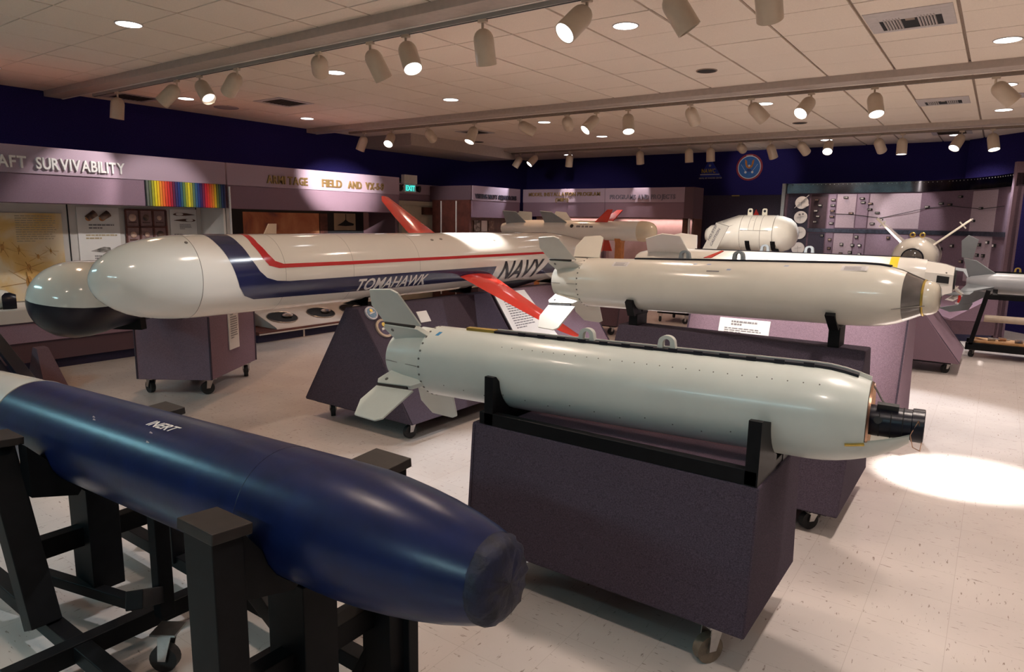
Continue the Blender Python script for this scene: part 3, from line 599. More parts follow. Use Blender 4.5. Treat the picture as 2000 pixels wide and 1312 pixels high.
# ------------------------------------------------------------------ exit door alcove
XD = -9.72
t = thing('door_surround', 'mauve carpeted surround above the exit door', 'wall panel', (XD, 9.6, 0))
G().box((XL+.01, 8.26, 2.12), (XD+.02, 10.95, 2.32)).make('upper_band', M_carpet_l, t, smooth=0, bevel=.004); G().box((XL+.01, 8.26, 1.99), (XD+.01, 10.95, 2.118)).make('lower_band', M_carpet, t, smooth=0)
G().box((XL+.01, 8.26, 0), (XD, 9.72, 1.99)).make('side_panel', M_carpet_d, t, smooth=0)
d = tag(G().box((XD-.06, 9.78, 0), (XD, 10.86, 1.90)).make('door_1', M_doorp, smooth=0, bevel=.004), 'cream exit door beneath the exit sign', kind='structure')
G().box((XD-.02, 9.70, 1.90), (XD+.05, 11.0, 1.985)).make('head', M_doorp, d, smooth=0, bevel=.003)
for a, b in ((9.70, 9.785), (10.86, 11.0)): G().box((XD-.02, a, 0), (XD+.05, b, 1.90)).make('jamb', M_frame, d, smooth=0, bevel=.003)
G().box((XD, 10.40, 1.72), (XD+.07, 10.70, 1.87)).make('door_closer', M_brown, d, smooth=0, bevel=.006)
h = G().tube((XD, 9.86, 1.0), (XD+.06, 9.86, 1.0), .012); h.tube((XD+.06, 9.86, 1.0), (XD+.06, 9.98, 1.0), .010); h.make('handle', M_steel, d)
t = thing('exit_sign', 'lit green exit sign box with two emergency lamps above the door', 'exit sign', (-8.95, 9.25, 2.1))
G().box((-9.72, 9.20, 2.3), (-8.97, 9.30, 2.36)).make('bracket', M_dark, t, smooth=0)
G().box((-8.98, 9.08, 2.26), (-8.90, 9.42, 2.42)).make('battery_box', M_exitbox, t, smooth=0, bevel=.006); G().box((-8.98, 9.10, 2.11), (-8.92, 9.40, 2.258)).make('sign_box', M_exitbox, t, smooth=0, bevel=.004)
pl = G().box((-8.92, 9.115, 2.125), (-8.915, 9.385, 2.245)).make('sign_face', mat('exit_face', (.10, .40, .40), .4, emit=.25), t, smooth=0)
flat_text(pl, 'EXIT', (-8.915, 9.135, 2.14), RY, UZ, .09, M_exit, width=.23)
for yy in (9.0, 9.50):
    g = G().lathe(Fr((-8.95, yy, 2.18), (1, (-.4 if yy < 9.2 else .4), -.1)), [(-.05, .02), (-.03, .05), (.03, .062), (.03, .055), (.02, .02)], 16); lm = g.make('emergency_lamp', M_dark, t)
    G().bar((-8.95, yy, 2.18), (-8.95, 9.1 if yy < 9.2 else 9.4, 2.24), .015, .015).make('lamp_arm', M_dark, t, smooth=0)
# short wall between the alcove and the squadron case
c3 = thing('display_case', 'dark maroon panelled case end with two chrome rods left of the squadron sign', 'display case', (-9.2, 10.7, 0))
G().box((-9.72, 10.98, 2.02), (-8.93, 12.38, 2.30)).make('upper_band', M_carpet_d, c3, smooth=0); G().box((-9.68, 10.62, 2.02), (-8.60, 10.655, 2.30)).make('front_band', M_carpet_d, c3, smooth=0)
G().box((-9.60, 10.60, 0), (-8.62, 10.655, 2.02)).make('front_panel', M_maroon, c3, smooth=0)
for xx in (-9.35, -8.95): G().tube((xx, 10.588, .1), (xx, 10.588, 2.0), .014, .014, 10).make('rod', M_silver, c3)
c4 = thing('display_case', 'purple wall case with small framed photos under the squadron sign', 'display case', (-8.9, 11.5, 0))
XV = -8.58
G().box((-8.9, 10.66, 2.015), (XV, 12.30, 2.30)).make('upper_fascia', M_carpet_l, c4, smooth=0, bevel=.004); G().box((-8.9, 10.66, 1.68), (XV-.01, 12.30, 2.013)).make('lower_fascia', M_carpet, c4, smooth=0)
G().box((-8.92, 10.75, .5), (-8.86, 12.30, 1.68)).make('back_panel', M_brown, c4, smooth=0); G().box((-8.9, 10.75, 0), (-8.5, 12.3, .5)).make('base', M_carpet_d, c4, smooth=0)
for i in range(4):
    for j in range(3):
        G().box((-8.855, 10.80+i*.24, 1.40-j*.26), (-8.845, 11.0+i*.24, 1.62-j*.26)).make('framed_photo', [M_photo1, M_photo2, M_paper][(i+j) % 3], c4, smooth=0)
t = thing('wall_lettering', 'small dark letters reading VISITING NAVY SQUADRONS', 'lettering', (XV, 11.4, 2.06)); M_dkl = mat('dark_lettering', (.05, .045, .07), .5, .3, var=.1, scale=40)
letters(t, 'VISITING NAVY SQUADRONS', (XV, 10.72, 2.06), RY, UZ, .085, .015, M_dkl, width=1.42)
# ------------------------------------------------------------------ far wall cases
YM = 12.4; RX = Vector((1, 0, 0))
c5 = thing('display_case', 'wide purple wall case under the model installation program sign', 'display case', (-6.9, 12.6, 0))
XA, XB = -8.58, -4.90
for (a, b) in ((XA, -6.58), (-6.57, XB)):
    G().box((a, YM, 2.02), (b, YM+.5, 2.30)).make('upper_fascia', M_carpet_l, c5, smooth=0, bevel=.004); G().box((a, YM+.012, 1.73), (b, YM+.5, 2.018)).make('lower_fascia', M_carpet, c5, smooth=0, bevel=.003)
G().box((XA, YM+.55, .2), (XB, YM+.6, 1.73)).make('back_panel', mat('rose_back_panel', (.36, .24, .24), .8, var=.08, scale=8), c5, smooth=0)
G().box((XA, YM, 0), (XB, YM+.6, .55)).make('base', M_carpet, c5, smooth=0)
G().box((XB-.02, YM+.02, 0), (XB+.06, YM+.1, 1.73)).make('end_post', M_brown, c5, smooth=0); G().box((XB+.09, YM+.02, 0), (XB+.12, YM+.05, 1.73)).make('end_rod', M_silver, c5, smooth=0)
G().box((XB+.0, YM+.0, 1.72), (XB+.18, YM+.5, 2.30)).make('end_cap', M_carpet_d, c5, smooth=0, bevel=.004)
G().box((XB+.14, YM+.1, 0), (XB+.18, YM+.5, 1.72)).make('end_panel', M_brown, c5, smooth=0)
G().box((-8.53, YM+.02, .55), (-8.50, YM+.05, 1.73)).make('mullion', M_silver, c5, smooth=0); G().box((-6.62, YM+.02, .55), (-6.55, YM+.1, 1.73)).make('mullion', M_carpet_d, c5, smooth=0)
for xx in (-7.5, -5.7):
    al = bpy.data.lights.new('case_lamp', 'AREA'); al.shape = 'RECTANGLE'; al.size = 1.5; al.size_y = .08; al.energy = 7; al.color = (1, .72, .62)
    ao = bpy.data.objects.new('case_lamp', al); COL.objects.link(ao); ao.location = (xx, YM+.45, 1.71); ao.parent = c5; ao.matrix_parent_inverse = WM[c5].inverted()
for nm, lb, x0, x1, z0, z1, m in (('aircraft_poster', 'colour poster of aircraft behind the missile fins on the far wall', -8.40, -7.95, 1.38, 1.66, M_photo3), ('jet_model_picture', 'white jet picture on the far wall case', -7.75, -7.45, 1.30, 1.66, M_paper), ('small_picture', 'small white label with a dark arch on the far wall', -6.30, -6.02, 1.56, 1.66, M_paper)):
    p = thing(nm, lb, 'poster', (x0, YM+.54, z0)); G().box((x0, YM+.535, z0), (x1, YM+.55, z1)).make('sheet', m, p, smooth=0)
    if nm == 'small_picture': G().box((-6.18, YM+.53, 1.57), (-6.10, YM+.536, 1.64)).make('arch', M_ink, p, smooth=0)
    if nm == 'jet_model_picture': G().plate([(-7.72, YM+.532, 1.34), (-7.60, YM+.532, 1.62), (-7.48, YM+.532, 1.34), (-7.6, YM+.532, 1.40)], .004, (0, 1, 0)).make('jet', mat('sky_white', (.85, .9, .95), .5, var=.03, scale=9), p, smooth=0)
t = thing('wall_lettering', 'raised brass letters reading MODEL INSTALLATION PROGRAM (MIPI) on the far fascia', 'lettering', (-7.6, YM, 2.05))
letters(t, 'MODEL INSTALLATION PROGRAM', (-8.42, YM, 2.155), RX, UZ, .075, .015, M_brass, width=1.74); letters(t, '(MIPI)', (-7.74, YM, 2.045), RX, UZ, .07, .015, M_brass, width=.32)
t = thing('wall_lettering', 'faint grey letters reading PROGRAMS AND PROJECTS on the far fascia', 'lettering', (-5.7, YM, 2.06)); M_grl = mat('grey_lettering', (.22, .19, .25), .5, .4, var=.1, scale=40)
letters(t, 'PROGRAMS AND PROJECTS', (-6.46, YM, 2.085), RX, UZ, .085, .015, M_grl, width=1.38)
# dark panel and emblems
t = thing('dark_backdrop', 'dark speckled backdrop panel behind the white pod', 'wall panel', (-4.2, 13.9, 0))
M_star = mat('star_panel', (.022, .016, .040), .6, var=.5, scale=60)
G().box((-5.2, 13.75, 0), (-3.42, 13.85, 2.20)).make('panel', M_star, t, smooth=0); G().box((-4.45, 13.74, 2.18), (-4.3, 13.76, 2.2)).make('clip', M_gold, t, smooth=0)
t = thing('blue_triangle_emblem', 'blue triangular NAWC emblem on the navy wall', 'emblem', (-5.1, YF, 2.6))
ye = YF-.006
G().plate([(-5.45, ye, 2.62), (-4.98, ye, 2.62), (-5.24, ye, 3.02)], .012, (0, 1, 0)).make('triangle', mat('emblem_blue', (.015, .045, .42), .5, var=.1, scale=20), t, smooth=0)
n = 10; c = Vector((-5.235, ye-.01, 2.86)); G().plate([c+RX*(.035 if i % 2 == 0 else .014)*math.sin(math.pi*i/5)+UZ*(.035 if i % 2 == 0 else .014)*math.cos(math.pi*i/5) for i in range(10)], .004, (0, 1, 0)).make('star', M_paper, t, smooth=0)
letters(t, 'NAWC', (-5.41, ye-.006, 2.71), RX, UZ, .085, .008, mat('emblem_yellow', (.62, .42, .02), .5, var=.05, scale=20), width=.30)
G().box((-5.44, ye-.01, 2.665), (-5.02, ye-.004, 2.685)).make('swoosh', M_paper, t, smooth=0)
flat_text(t, 'NAVAL AIR WARFARE CENTER', (-5.46, ye-.008, 2.585), RX, UZ, .03, M_paper, width=.50)
t = thing('round_emblem', 'round red rimmed blue emblem with golden wings on the navy wall', 'emblem', (-4.4, YF, 2.6)); c = Vector((-4.40, ye, 2.80))
G().disc(c, (0, -1, 0), .27, .014, 40).make('rim', mat('emblem_red', (.30, .015, .03), .5, var=.1, scale=20), t, smooth=0)
G().disc(c-RY*.004, (0, -1, 0), .235, .014, 40).make('white_ring', M_paper, t, smooth=0); G().disc(c-RY*.008, (0, -1, 0), .218, .014, 40).make('field', mat('emblem_sky', (.03, .14, .42), .5, var=.15, scale=14), t, smooth=0)
M_eag = mat('eagle_orange', (.52, .17, .02), .5, var=.2, scale=30)
for k in (-1, 1): G().plate([c+RX*k*x+UZ*z-RY*.018 for x, z in ((.0, -.03), (.06, .0), (.085, .07), (.095, .16), (.055, .13), (.045, .05), (0, .02))], .005, (0, 1, 0)).make('wing', M_eag, t, smooth=0)
G().disc(c+UZ*.03-RY*.02, (0, -1, 0), .022, .006, 14).make('head', M_paper, t, smooth=0); G().disc(c-UZ*.06-RY*.018, (0, -1, 0), .05, .006, 16, .6).make('breast', mat('emblem_blue2', (.03, .05, .2), .5, var=.2, scale=20), t, smooth=0)
for k in (-1, 1):
    G().bar(c+RX*k*.05-UZ*.11-RY*.018, c+RX*k*.17+UZ*.06-RY*.018, .004, .012, (0, 1, 0)).make('missile', M_paper, t, smooth=0); G().disc(c+RX*k*.07-UZ*.10-RY*.02, (0, -1, 0), .024, .005, 12).make('missile_fin', M_paper, t, smooth=0)
flat_text(t, 'NAVAL', c+Vector((-.07, -.012, .222)), RX, UZ, .028, M_paper, width=.14)
# ------------------------------------------------------------------ timeline wall
tl = thing('timeline_display', 'curved purple timeline display with riveted metal strip and many small photo blocks', 'display', (-1.6, 13.6, 0))
plan = [(-3.40, 13.70), (-2.2, 13.68), (-1.2, 13.55), (-.80, 13.35), (-.40, 12.95), (-.10, 12.45), (.12, 11.95)]
def at_plan(u):
    ls = [math.dist(plan[i], plan[i+1]) for i in range(len(plan)-1)]; L = sum(ls)*u
    for i, l in enumerate(ls):
        if L <= l or i == len(ls)-1: f = L/l; a, b = Vector(plan[i]), Vector(plan[i+1]); p = a.lerp(b, f); d = (b-a).normalized(); return Vector((p.x, p.y, 0)), Vector((d.x, d.y, 0)), Vector((d.y, -d.x, 0))
        L -= l
def wallband(u0, u1, z0, z1, off, t, m, name, k=10, parent=None):
    g = G()
    P = [at_plan(u0+(u1-u0)*i/k) for i in range(k+1)]; vs = []
    for p, d, n in P: vs += [p+n*off+UZ*z0, p+n*off+UZ*z1, p+n*(off-t)+UZ*z1, p+n*(off-t)+UZ*z0]
    fs = [(i*4+j, i*4+(j+1) % 4, (i+1)*4+(j+1) % 4, (i+1)*4+j) for i in range(k) for j in range(4)]+[(3, 2, 1, 0), tuple(k*4+j for j in range(4))]
    return g.add(vs, fs).make(name, m, parent or tl, smooth=40)
def up_from_x(x):
    best = min(range(401), key=lambda i: abs(at_plan(i/400)[0].x-x)); return best/400
M_tl1 = mat('timeline_mauve', (.20, .14, .19), .8, var=.1, scale=50); M_tl2 = mat('timeline_lilac', (.31, .24, .28), .8, var=.08, scale=50); M_tl3 = mat('timeline_plum', (.115, .07, .10), .8, var=.12, scale=50)
wallband(0, 1, 0, 2.24, 0, .08, M_tl3, 'backing', 24)
strip_ = wallband(0, 1, 2.22, 2.40, .03, .1, M_riveted, 'metal_strip', 24)
g = G()
for i in range(60):
    p, d, n = at_plan((i+.5)/60); g.ball(p+n*.032+UZ*2.375, .008, 6, 4)
tag(g.make('rivets', M_steel, strip_), kind='stuff')
for (x0, x1, z0, z1, m) in ((-3.36, -2.98, .75, 2.21, M_star), (-2.94, -2.66, 1.57, 2.20, mat('timeline_black', (.03, .012, .02), .7, var=.2, scale=30)), (-2.64, -2.52, .8, 2.2, M_tl1), (-2.50, -2.18, 1.6, 2.2, M_tl2), (-2.16, -1.98, 1.6, 2.2, M_tl1), (-1.96, -1.16, 1.6, 2.2, M_tl2), (-.42, -.10, .8, 2.2, M_tl2), (-2.50, -2.18, .8, 1.5, M_tl2), (-2.16, -1.98, .8, 1.5, M_tl1), (-1.96, -1.3, .8, 1.5, M_tl1), (-2.94, -2.66, .8, 1.49, M_star)):
    wallband(up_from_x(x0), up_from_x(x1), z0, z1, .008, .02, m, 'panel', 6)
wallband(up_from_x(-2.96), .97, 1.51, 1.58, .02, .03, mat('timeline_dark_strip', (.035, .04, .06), .35, .6, var=.4, scale=20), 'middle_strip', 20)
G().box((-3.46, 13.6, 0), (-3.40, 13.72, 2.40)).make('edge_post', M_steel, tl, smooth=0)
wallband(.985, 1.0, 0, 2.55, .05, .1, M_carpet_d, 'end_pilaster', 2)
for i, z in enumerate((2.05, 1.78, 1.49, 1.2)):
    dk = G().disc((-3.10, 13.66, z), (0, -1, 0), .115, .03, 28).make('white_disc', M_paper, tl, smooth=30)
    g = G()
    if i == 0:
        g.bar((-3.22, 13.64, z-.10), (-2.98, 13.64, z+.14), .006, .03, (0, 1, 0)); g.disc((-3.0, 13.64, z-.04), (0, -1, 0), .03, .02, 12)
        g.make('disc_figure', M_paper, dk, smooth=0)
    g = G(); g.bar((-3.16, 13.643, z), (-3.04, 13.643, z+.02), .004, .008, (0, 1, 0)); g.bar((-3.10, 13.643, z-.07), (-3.10, 13.643, z+.05), .004, .006, (0, 1, 0))
    if i == 1: g.disc((-3.12, 13.643, z+.05), (0, -1, 0), .02, .004, 8); g.disc((-3.06, 13.643, z+.06), (0, -1, 0), .018, .004, 8)
    g.make('disc_drawing', M_ink, dk, smooth=0)
rnd = random.Random(5); spots = []
for x, z in ((-2.36, 2.14), (-1.95, 2.03), (-1.95, 1.93), (-2.25, 1.86), (-1.82, 1.87), (-1.75, 1.75), (-1.88, 1.68), (-1.05, 1.97), (-.85, 2.02), (-.72, 2.0), (-.58, 2.12), (-.28, 1.93), (-.36, 1.74), (-2.56, 2.1), (-2.56, 2.0), (-2.56, 1.9), (-2.56, 1.80), (-2.56, 1.68), (-2.84, 2.1), (-2.78, 2.0), (-2.85, 1.9), (-2.8, 1.8), (-2.84, 1.7), (-2.08, 2.12), (-2.06, 2.05)): spots.append((x, z, .075, .035))
for x, z in ((-2.7, 1.45), (-2.56, 1.38), (-2.56, 1.22), (-2.36, 1.30), (-2.36, 1.13), (-2.12, 1.44), (-2.17, 1.29), (-2.20, 1.16), (-2.05, 1.29), (-2.04, 1.13), (-1.6, 1.44), (-1.2, 1.42), (-1.1, 1.36), (-1.0, 1.41), (-.93, 1.25), (-.80, 1.41), (-.78, 1.28), (-.62, 1.34), (-.88, 1.16), (-1.0, 1.05), (-.35, 1.35), (-.24, 1.38), (-.14, 1.42), (-.05, 1.38), (-.33, 1.22), (-.25, 1.22), (-.17, 1.22), (-.28, 1.05), (-.42, 1.3), (-.46, 1.1), (-1.25, 1.1), (-1.3, 1.28)): spots.append((x, z, .058, .05))
for x, z, wd, ht in spots:
    u = up_from_x(x); p, dd, n = at_plan(u); q = p+UZ*z+n*.02; b = G().bar(q-dd*wd/2, q+dd*wd/2, .03, ht).make('photo_block', M_dark, tl, smooth=0, bevel=.003)
    q = q+n*.016; G().bar(q-dd*wd*.36, q+dd*wd*.36, .004, ht*.62).make('photo', rnd.choice([M_photo2, M_photo1, M_paper if ht > .04 else M_photo2]), b, smooth=0)
g = G(); prev = None
for x, z in ((-2.6, 1.85), (-2.25, 1.84), (-1.75, 1.78), (-1.05, 1.95), (-.72, 1.98), (-.28, 1.92), (0, 1.95)):
    p, dd, n = at_plan(up_from_x(x)); q = p+UZ*z+n*.014
    if prev is not None: g.tube(prev, q, .005, .005, 6)
    prev = q
g.make('timeline_line', M_dark, tl)
wallband(0, 1, 0, .10, .58, .5, M_navyskirt, 'kick_board', 16); wallband(0, 1, .10, .30, .62, .6, M_carpet_d, 'ledge_front', 16)
def ledge():
    g = G(); k = 16; P = [at_plan(i/k) for i in range(k+1)]; vs = []
    for p, d, n in P: vs += [p+n*.62+UZ*.29, p+n*.64+UZ*.32, p+n*.02+UZ*.72, p+UZ*.29]
    fs = [(i*4+j, i*4+(j+1) % 4, (i+1)*4+(j+1) % 4, (i+1)*4+j) for i in range(k) for j in range(4)]+[(3, 2, 1, 0), tuple(k*4+j for j in range(4))]
    return g.add(vs, fs).make('sloped_ledge', M_carpet, tl, smooth=30)
ledge()
for i, (x, back, wd, m, lab) in enumerate(((-.74, .30, .16, M_photo3, 'pinkish booklet on the sloped ledge below the white missile nose'), (-.52, .28, .18, M_paper, 'white booklet with small drawing on the sloped ledge'), (-.62, .12, .12, M_photo3, 'small dark picture booklet standing at the back of the ledge'), (-.25, .3, .22, M_photo2, 'wide grey blue booklet on the ledge under the grey bomb'))):
    u = up_from_x(x); p, dd, n = at_plan(u); sl_ = (n*.62-UZ*.40).normalized(); c = p+n*(.62-back*1.2)+UZ*(.32+back*.78); t = thing('booklet', lab, 'booklet', tuple(c), 'booklets on the ledge')
    nn = dd.cross(sl_).normalized(); nn = nn if nn.z > 0 else -nn; c = c+nn*.012
    G().plate([c-dd*wd/2-sl_*.1, c+dd*wd/2-sl_*.1, c+dd*wd/2+sl_*.1, c-dd*wd/2+sl_*.1], .012, nn).make('cover', M_paper, t, smooth=0)
    c = c+nn*.008; G().plate([c-dd*wd*.36-sl_*.07, c+dd*wd*.36-sl_*.07, c+dd*wd*.36+sl_*.06, c-dd*wd*.36+sl_*.06], .003, nn).make('picture', m, t, smooth=0)
# ------------------------------------------------------------------ carts
def prism_x(label, x0, x1, yb, yt, zb, zt, m=None, wheel=None, wr=.05, loc=None, name='display_cart', ins=.14):
    """carpeted display cart: trapezoid section in Y-Z, long in X, on four casters"""
    t = thing(name, label, 'cart', ((x0+x1)/2, sum(yb)/2, 0), 'carpeted display carts')
    G().hexa([(x0, yb[0], zb), (x1, yb[0], zb), (x1, yb[1], zb), (x0, yb[1], zb)], [(x0, yt[0], zt), (x1, yt[0], zt), (x1, yt[1], zt), (x0, yt[1], zt)]).make('body', m or M_cart, t, smooth=0, bevel=.008)
    for xx in (x0+.012, x1-.012):
        for q in (0, 1):
            s = -1 if q == 0 else 1
            G().bar((xx, yb[q]+s*.002, zb+.01), (xx, yt[q]+s*.002, zt-.01), .012, .006, (0, 1, 0)).make('edge_trim', M_cartdark, t, smooth=0)
    G().box((x0+.06, yb[0]+.05, zb-.02), (x1-.06, yb[1]-.05, zb+.002)).make('base_plate', M_black, t, smooth=0)
    for i, (xx, yy) in enumerate(((x0+ins, yb[0]+.1), (x1-ins, yb[0]+.1), (x1-ins, yb[1]-.1), (x0+ins, yb[1]-.1))): caster(t, (xx, yy, 0), wr, random.uniform(-.9, .9)+i, wheel, top=zb-.022)
    return t
def prism_y(label, y0, y1, xb, xt, zb, zt, m=None, wr=.05, name='display_cart', wheel=None):
    t = thing(name, label, 'cart', (sum(xb)/2, (y0+y1)/2, 0), 'carpeted display carts')
    G().hexa([(xb[0], y0, zb), (xb[1], y0, zb), (xb[1], y1, zb), (xb[0], y1, zb)], [(xt[0], y0, zt), (xt[1], y0, zt), (xt[1], y1, zt), (xt[0], y1, zt)]).make('body', m or M_cart, t, smooth=0, bevel=.008)
    for yy in (y0+.012, y1-.012):
        for q, s in ((0, -1), (1, 1)): G().bar((xb[q]+s*.002, yy, zb+.01), (xt[q]+s*.002, yy, zt-.01), .006, .012, (0, 1, 0)).make('edge_trim', M_cartdark, t, smooth=0)
    G().box((xb[0]+.08, y0+.05, zb-.02), (xb[1]-.08, y1-.05, zb+.002)).make('base_plate', M_black, t, smooth=0)
    for i, (xx, yy) in enumerate(((xb[0]+.2, y0+.12), (xb[1]-.12, y0+.12), (xb[1]-.12, y1-.12), (xb[0]+.2, y1-.12))): caster(t, (xx, yy, 0), wr, random.uniform(-.9, .9)+i, wheel, top=zb-.022)
    return t
def fin(parent, fr, poly, phi, t, m, name='fin', lean=0.0):
    """flat fin standing on a body at angle phi; poly = [(s, radius)]"""
    d = fr.dir(phi); nrm = fr.a.cross(d); return G().plate([fr.P+fr.a*s+d*r+nrm*(r*lean) for s, r in poly], t, nrm).make(name, m, parent, smooth=0, bevel=min(.003, t*.2))
def ring(fr, s, r, w=.006, n=48): return G().torus(fr.P+fr.a*s, fr.a, r, w, n, 6)
def rivet_ring(fr, s, r, angs, q=.006):
    g = G()
    for a in angs: g.disc(fr.pt(s, r, a), fr.dir(a), q, .003, 8)
    return g
# ------------------------------------------------------------------ cruise missile on its carts
TM = Fr((-4.1069, .02477, 1.24616), (.00603, .99998, 0))
ms = thing('cruise_missile', 'long white cruise missile with navy and red stripes and red wings', 'missile', (-4.08, 4.2, .98))
nose = [(1.676, 0), (1.678, .03), (1.69, .065), (1.715, .103), (1.75, .135), (1.80, .169), (1.86, .199), (1.93, .222), (2.02, .241), (2.12, .253), (2.19, .257)]
G().lathe(TM, nose, 64, cap1=False).make('nose_cone', mat('nose_cone_white', (.66, .665, .62), .16, var=.03, scale=2, coat=.5), ms, smooth=60)
G().lathe(TM, [(2.194, .257), (2.23, .259), (2.32, .26), (6.30, .26), (6.62, .235), (6.95, .19), (6.96, .17)], 64, cap0=False).make('body', M_tomw, ms, smooth=40)
g = ring(TM, 2.192, .2565, .0016, 64); g.make('panel_seam', M_seam, ms)
for s in (2.77, 3.353, 4.05, 6.3): ring(TM, s, .2595, .0014, 64).make('panel_seam', M_seam, ms)
be0 = [(2.47, -40), (2.47, 0), (2.486, 14), (2.497, 37), (2.531, 65.6), (2.575, 83), (2.625, 93), (2.70, 98.2), (2.80, 100), (3.4, 100.3), (4.5, 100.0), (5.085, 100.2)]
be1 = [(2.33, -40), (2.33, 0), (2.331, 13), (2.343, 36), (2.38, 67), (2.408, 88), (2.432, 104), (2.475, 118), (2.55, 125.5), (3.4, 128.8), (4.5, 128.3), (5.05, 128.5)]
G().strip(TM, be0, be1, .2612, 6, 4).make('navy_stripe', M_stripe_b, ms, smooth=60, fix=False)
G().strip(TM, [(5.97, 100.2), (6.3, 100.2)], [(5.82, 128.5), (6.3, 128.5)], .2612, 6, 4).make('navy_stripe', M_stripe_b, ms, smooth=60, fix=False)
re0 = [(2.64, -40), (2.64, 0), (2.637, 13), (2.632, 38), (2.664, 58), (2.70, 69.5), (2.76, 74.3), (3.39, 75), (5.78, 75), (6.3, 75)]
re1 = [(2.594, -40), (2.594, 0), (2.592, 13), (2.583, 41), (2.615, 65), (2.65, 76), (2.72, 80.2), (3.39, 80.6), (5.78, 80), (6.3, 80)]
G().strip(TM, re0, re1, .2612, 3, 4).make('red_stripe', M_stripe_r, ms, smooth=60, fix=False)
wrap_text(TM, 'TOMAHAWK', 3.385, 4.17, 105.5, 126.5, .2624, M_paper, ms, 'lettering', .28)
wrap_text(TM, 'NAVY', 5.16, 5.90, 91, 133, .2624, mat('black_lettering', (.012, .012, .016), .3, var=.1, scale=20), ms, 'lettering', .30)
wp = [(4.57, .20), (4.58, .30), (4.75, .80), (4.92, 1.26), (4.97, 1.33), (5.08, 1.335), (5.10, 1.30), (5.06, .80), (5.03, .20)]
for ph in (117, 297):
    d = TM.dir(ph); nr = TM.a.cross(d); g = G()
    # lens-shaped section wing: leading and trailing edges thin, spar thick
    st = [(.18, 4.56, 5.03, .020), (.5, 4.66, 5.04, .019), (.9, 4.79, 5.06, .016), (1.22, 4.91, 5.08, .012), (1.33, 5.0, 5.085, .004)]
    vs = []; k = 10
    for rr, a, b, th in st:
        for i in range(k+1): f = i/k; vs.append(TM.P+TM.a*(a+(b-a)*f)+d*rr+nr*(th*math.sin(math.pi*f**.75)))
        for i in range(k-1, 0, -1): f = i/k; vs.append(TM.P+TM.a*(a+(b-a)*f)+d*rr-nr*(th*math.sin(math.pi*f**.75)))
    m_ = 2*k; fs = [(j*m_+i, j*m_+(i+1) % m_, (j+1)*m_+(i+1) % m_, (j+1)*m_+i) for j in range(len(st)-1) for i in range(m_)]+[tuple(range(m_)), tuple((len(st)-1)*m_+i for i in range(m_))]
    wo = g.add(vs, fs).make('wing', M_red, ms, smooth=50)
sc = G().lathe(Fr(TM.pt(5.5, .21, 165), TM.a), [(-.28, .055), (-.24, .09), (.1, .10), (.5, .06)], 20); sc.make('air_intake', M_blackgloss, ms)
for k, ph in ((1, 130), (2, 207), (3, 290)): fin(ms, TM, [(5.95 if k == 1 else 6.35, .18), (6.2 if k == 1 else 6.55, .50), (6.55 if k == 1 else 6.85, .50), (6.6 if k == 1 else 6.88, .18)], ph, .014, M_tomw, 'tail_fin')
for s, a in ((4.30, 38), (4.42, 36), (5.05, 36), (5.15, 42)): G().disc(TM.pt(s, .261, a), TM.dir(a), .018, .003, 10, .6).make('access_mark', M_seam, ms, smooth=0)
G().disc(TM.pt(2.165, .2575, 33), TM.dir(33), .010, .004, 12).make('bolt_hole', M_dots, ms, smooth=0)
ct = prism_y('dark triangular cart with round plaques under the cruise missile', 3.45, 5.09, (-4.54, -3.33), (-4.02, -3.88), .14, .95, M_cartdark)
for yy in (3.62, 4.9):
    g = G()
    pts = [TM.P+TM.a*(yy-.025)+TM.dir(a)*.2605 for a in range(150, 211, 6)]; pts = [Vector((p.x, yy, p.z)) for p in pts]+[Vector((-3.99, yy, .95)), Vector((-4.22, yy, .95))]
    g.plate(pts, .06, (0, 1, 0)).make('saddle', M_black, ct, smooth=0)
nT = Vector((1, 0, .671)).normalized(); dT = Vector((-.671, 0, 1)).normalized(); onT = lambda y, z: Vector((-3.88+(.95-z)*.671, y, z))
for (y, z, r, m1, m2, lab) in ((3.55, .905, .056, (.55, .55, .60), (.16, .28, .42), 'small round blue and white plaque on the triangular cart'), (3.68, .905, .054, (.45, .28, .05), (.48, .30, .06), 'small round golden plaque on the triangular cart'), (3.61, .79, .078, (.50, .38, .28), (.05, .025, .075), 'larger round purple plaque on the triangular cart')):
    c = onT(y, z)+nT*.008; t = thing('round_plaque', lab, 'plaque', tuple(c), 'round plaques')
    i_ = len(MATS)
    G().disc(c, nT, r, .014, 28).make('rim', mat('plaque_rim_%d' % i_, m1, .5, var=.15, scale=60), t, smooth=30); G().disc(c+nT*.003, nT, r*.76, .014, 28).make('face', mat('plaque_face_%d' % i_, m2, .5, var=.25, scale=60), t, smooth=0)
    G().plate([c+nT*.012+RY*r*a-dT*0+dT*r*b for a, b in ((-.5, -.25), (.45, -.05), (.5, .12), (-.45, .0))], .003, nT).make('emblem_band', M_paper, t, smooth=0); G().disc(c+nT*.011+dT*r*.32, nT, r*.26, .004, 12).make('emblem_crest', M_gold, t, smooth=0)
t = thing('placard', 'small pale card on the triangular cart near the pale bomb fin', 'placard', tuple(onT(4.08, .8))); c = onT(4.08, .83)+nT*.005
G().plate([c+RY*a+dT*b for a, b in ((-.06, -.05), (.06, -.05), (.06, .05), (-.06, .05))], .006, nT).make('sheet', M_paper, t, smooth=0)
ct2 = prism_y('plum triangular cart behind the red wing under the cruise missile tail', 5.14, 6.75, (-4.54, -3.33), (-4.02, -3.88), .14, .95, M_cart)
for yy in (5.5, 6.4): G().plate([Vector((TM.pt(yy, .2605, a).x, yy, TM.pt(yy, .2605, a).z)) for a in range(150, 211, 6)]+[Vector((-3.99, yy, .95)), Vector((-4.22, yy, .95))], .06, (0, 1, 0)).make('saddle', M_black, ct2, smooth=0)
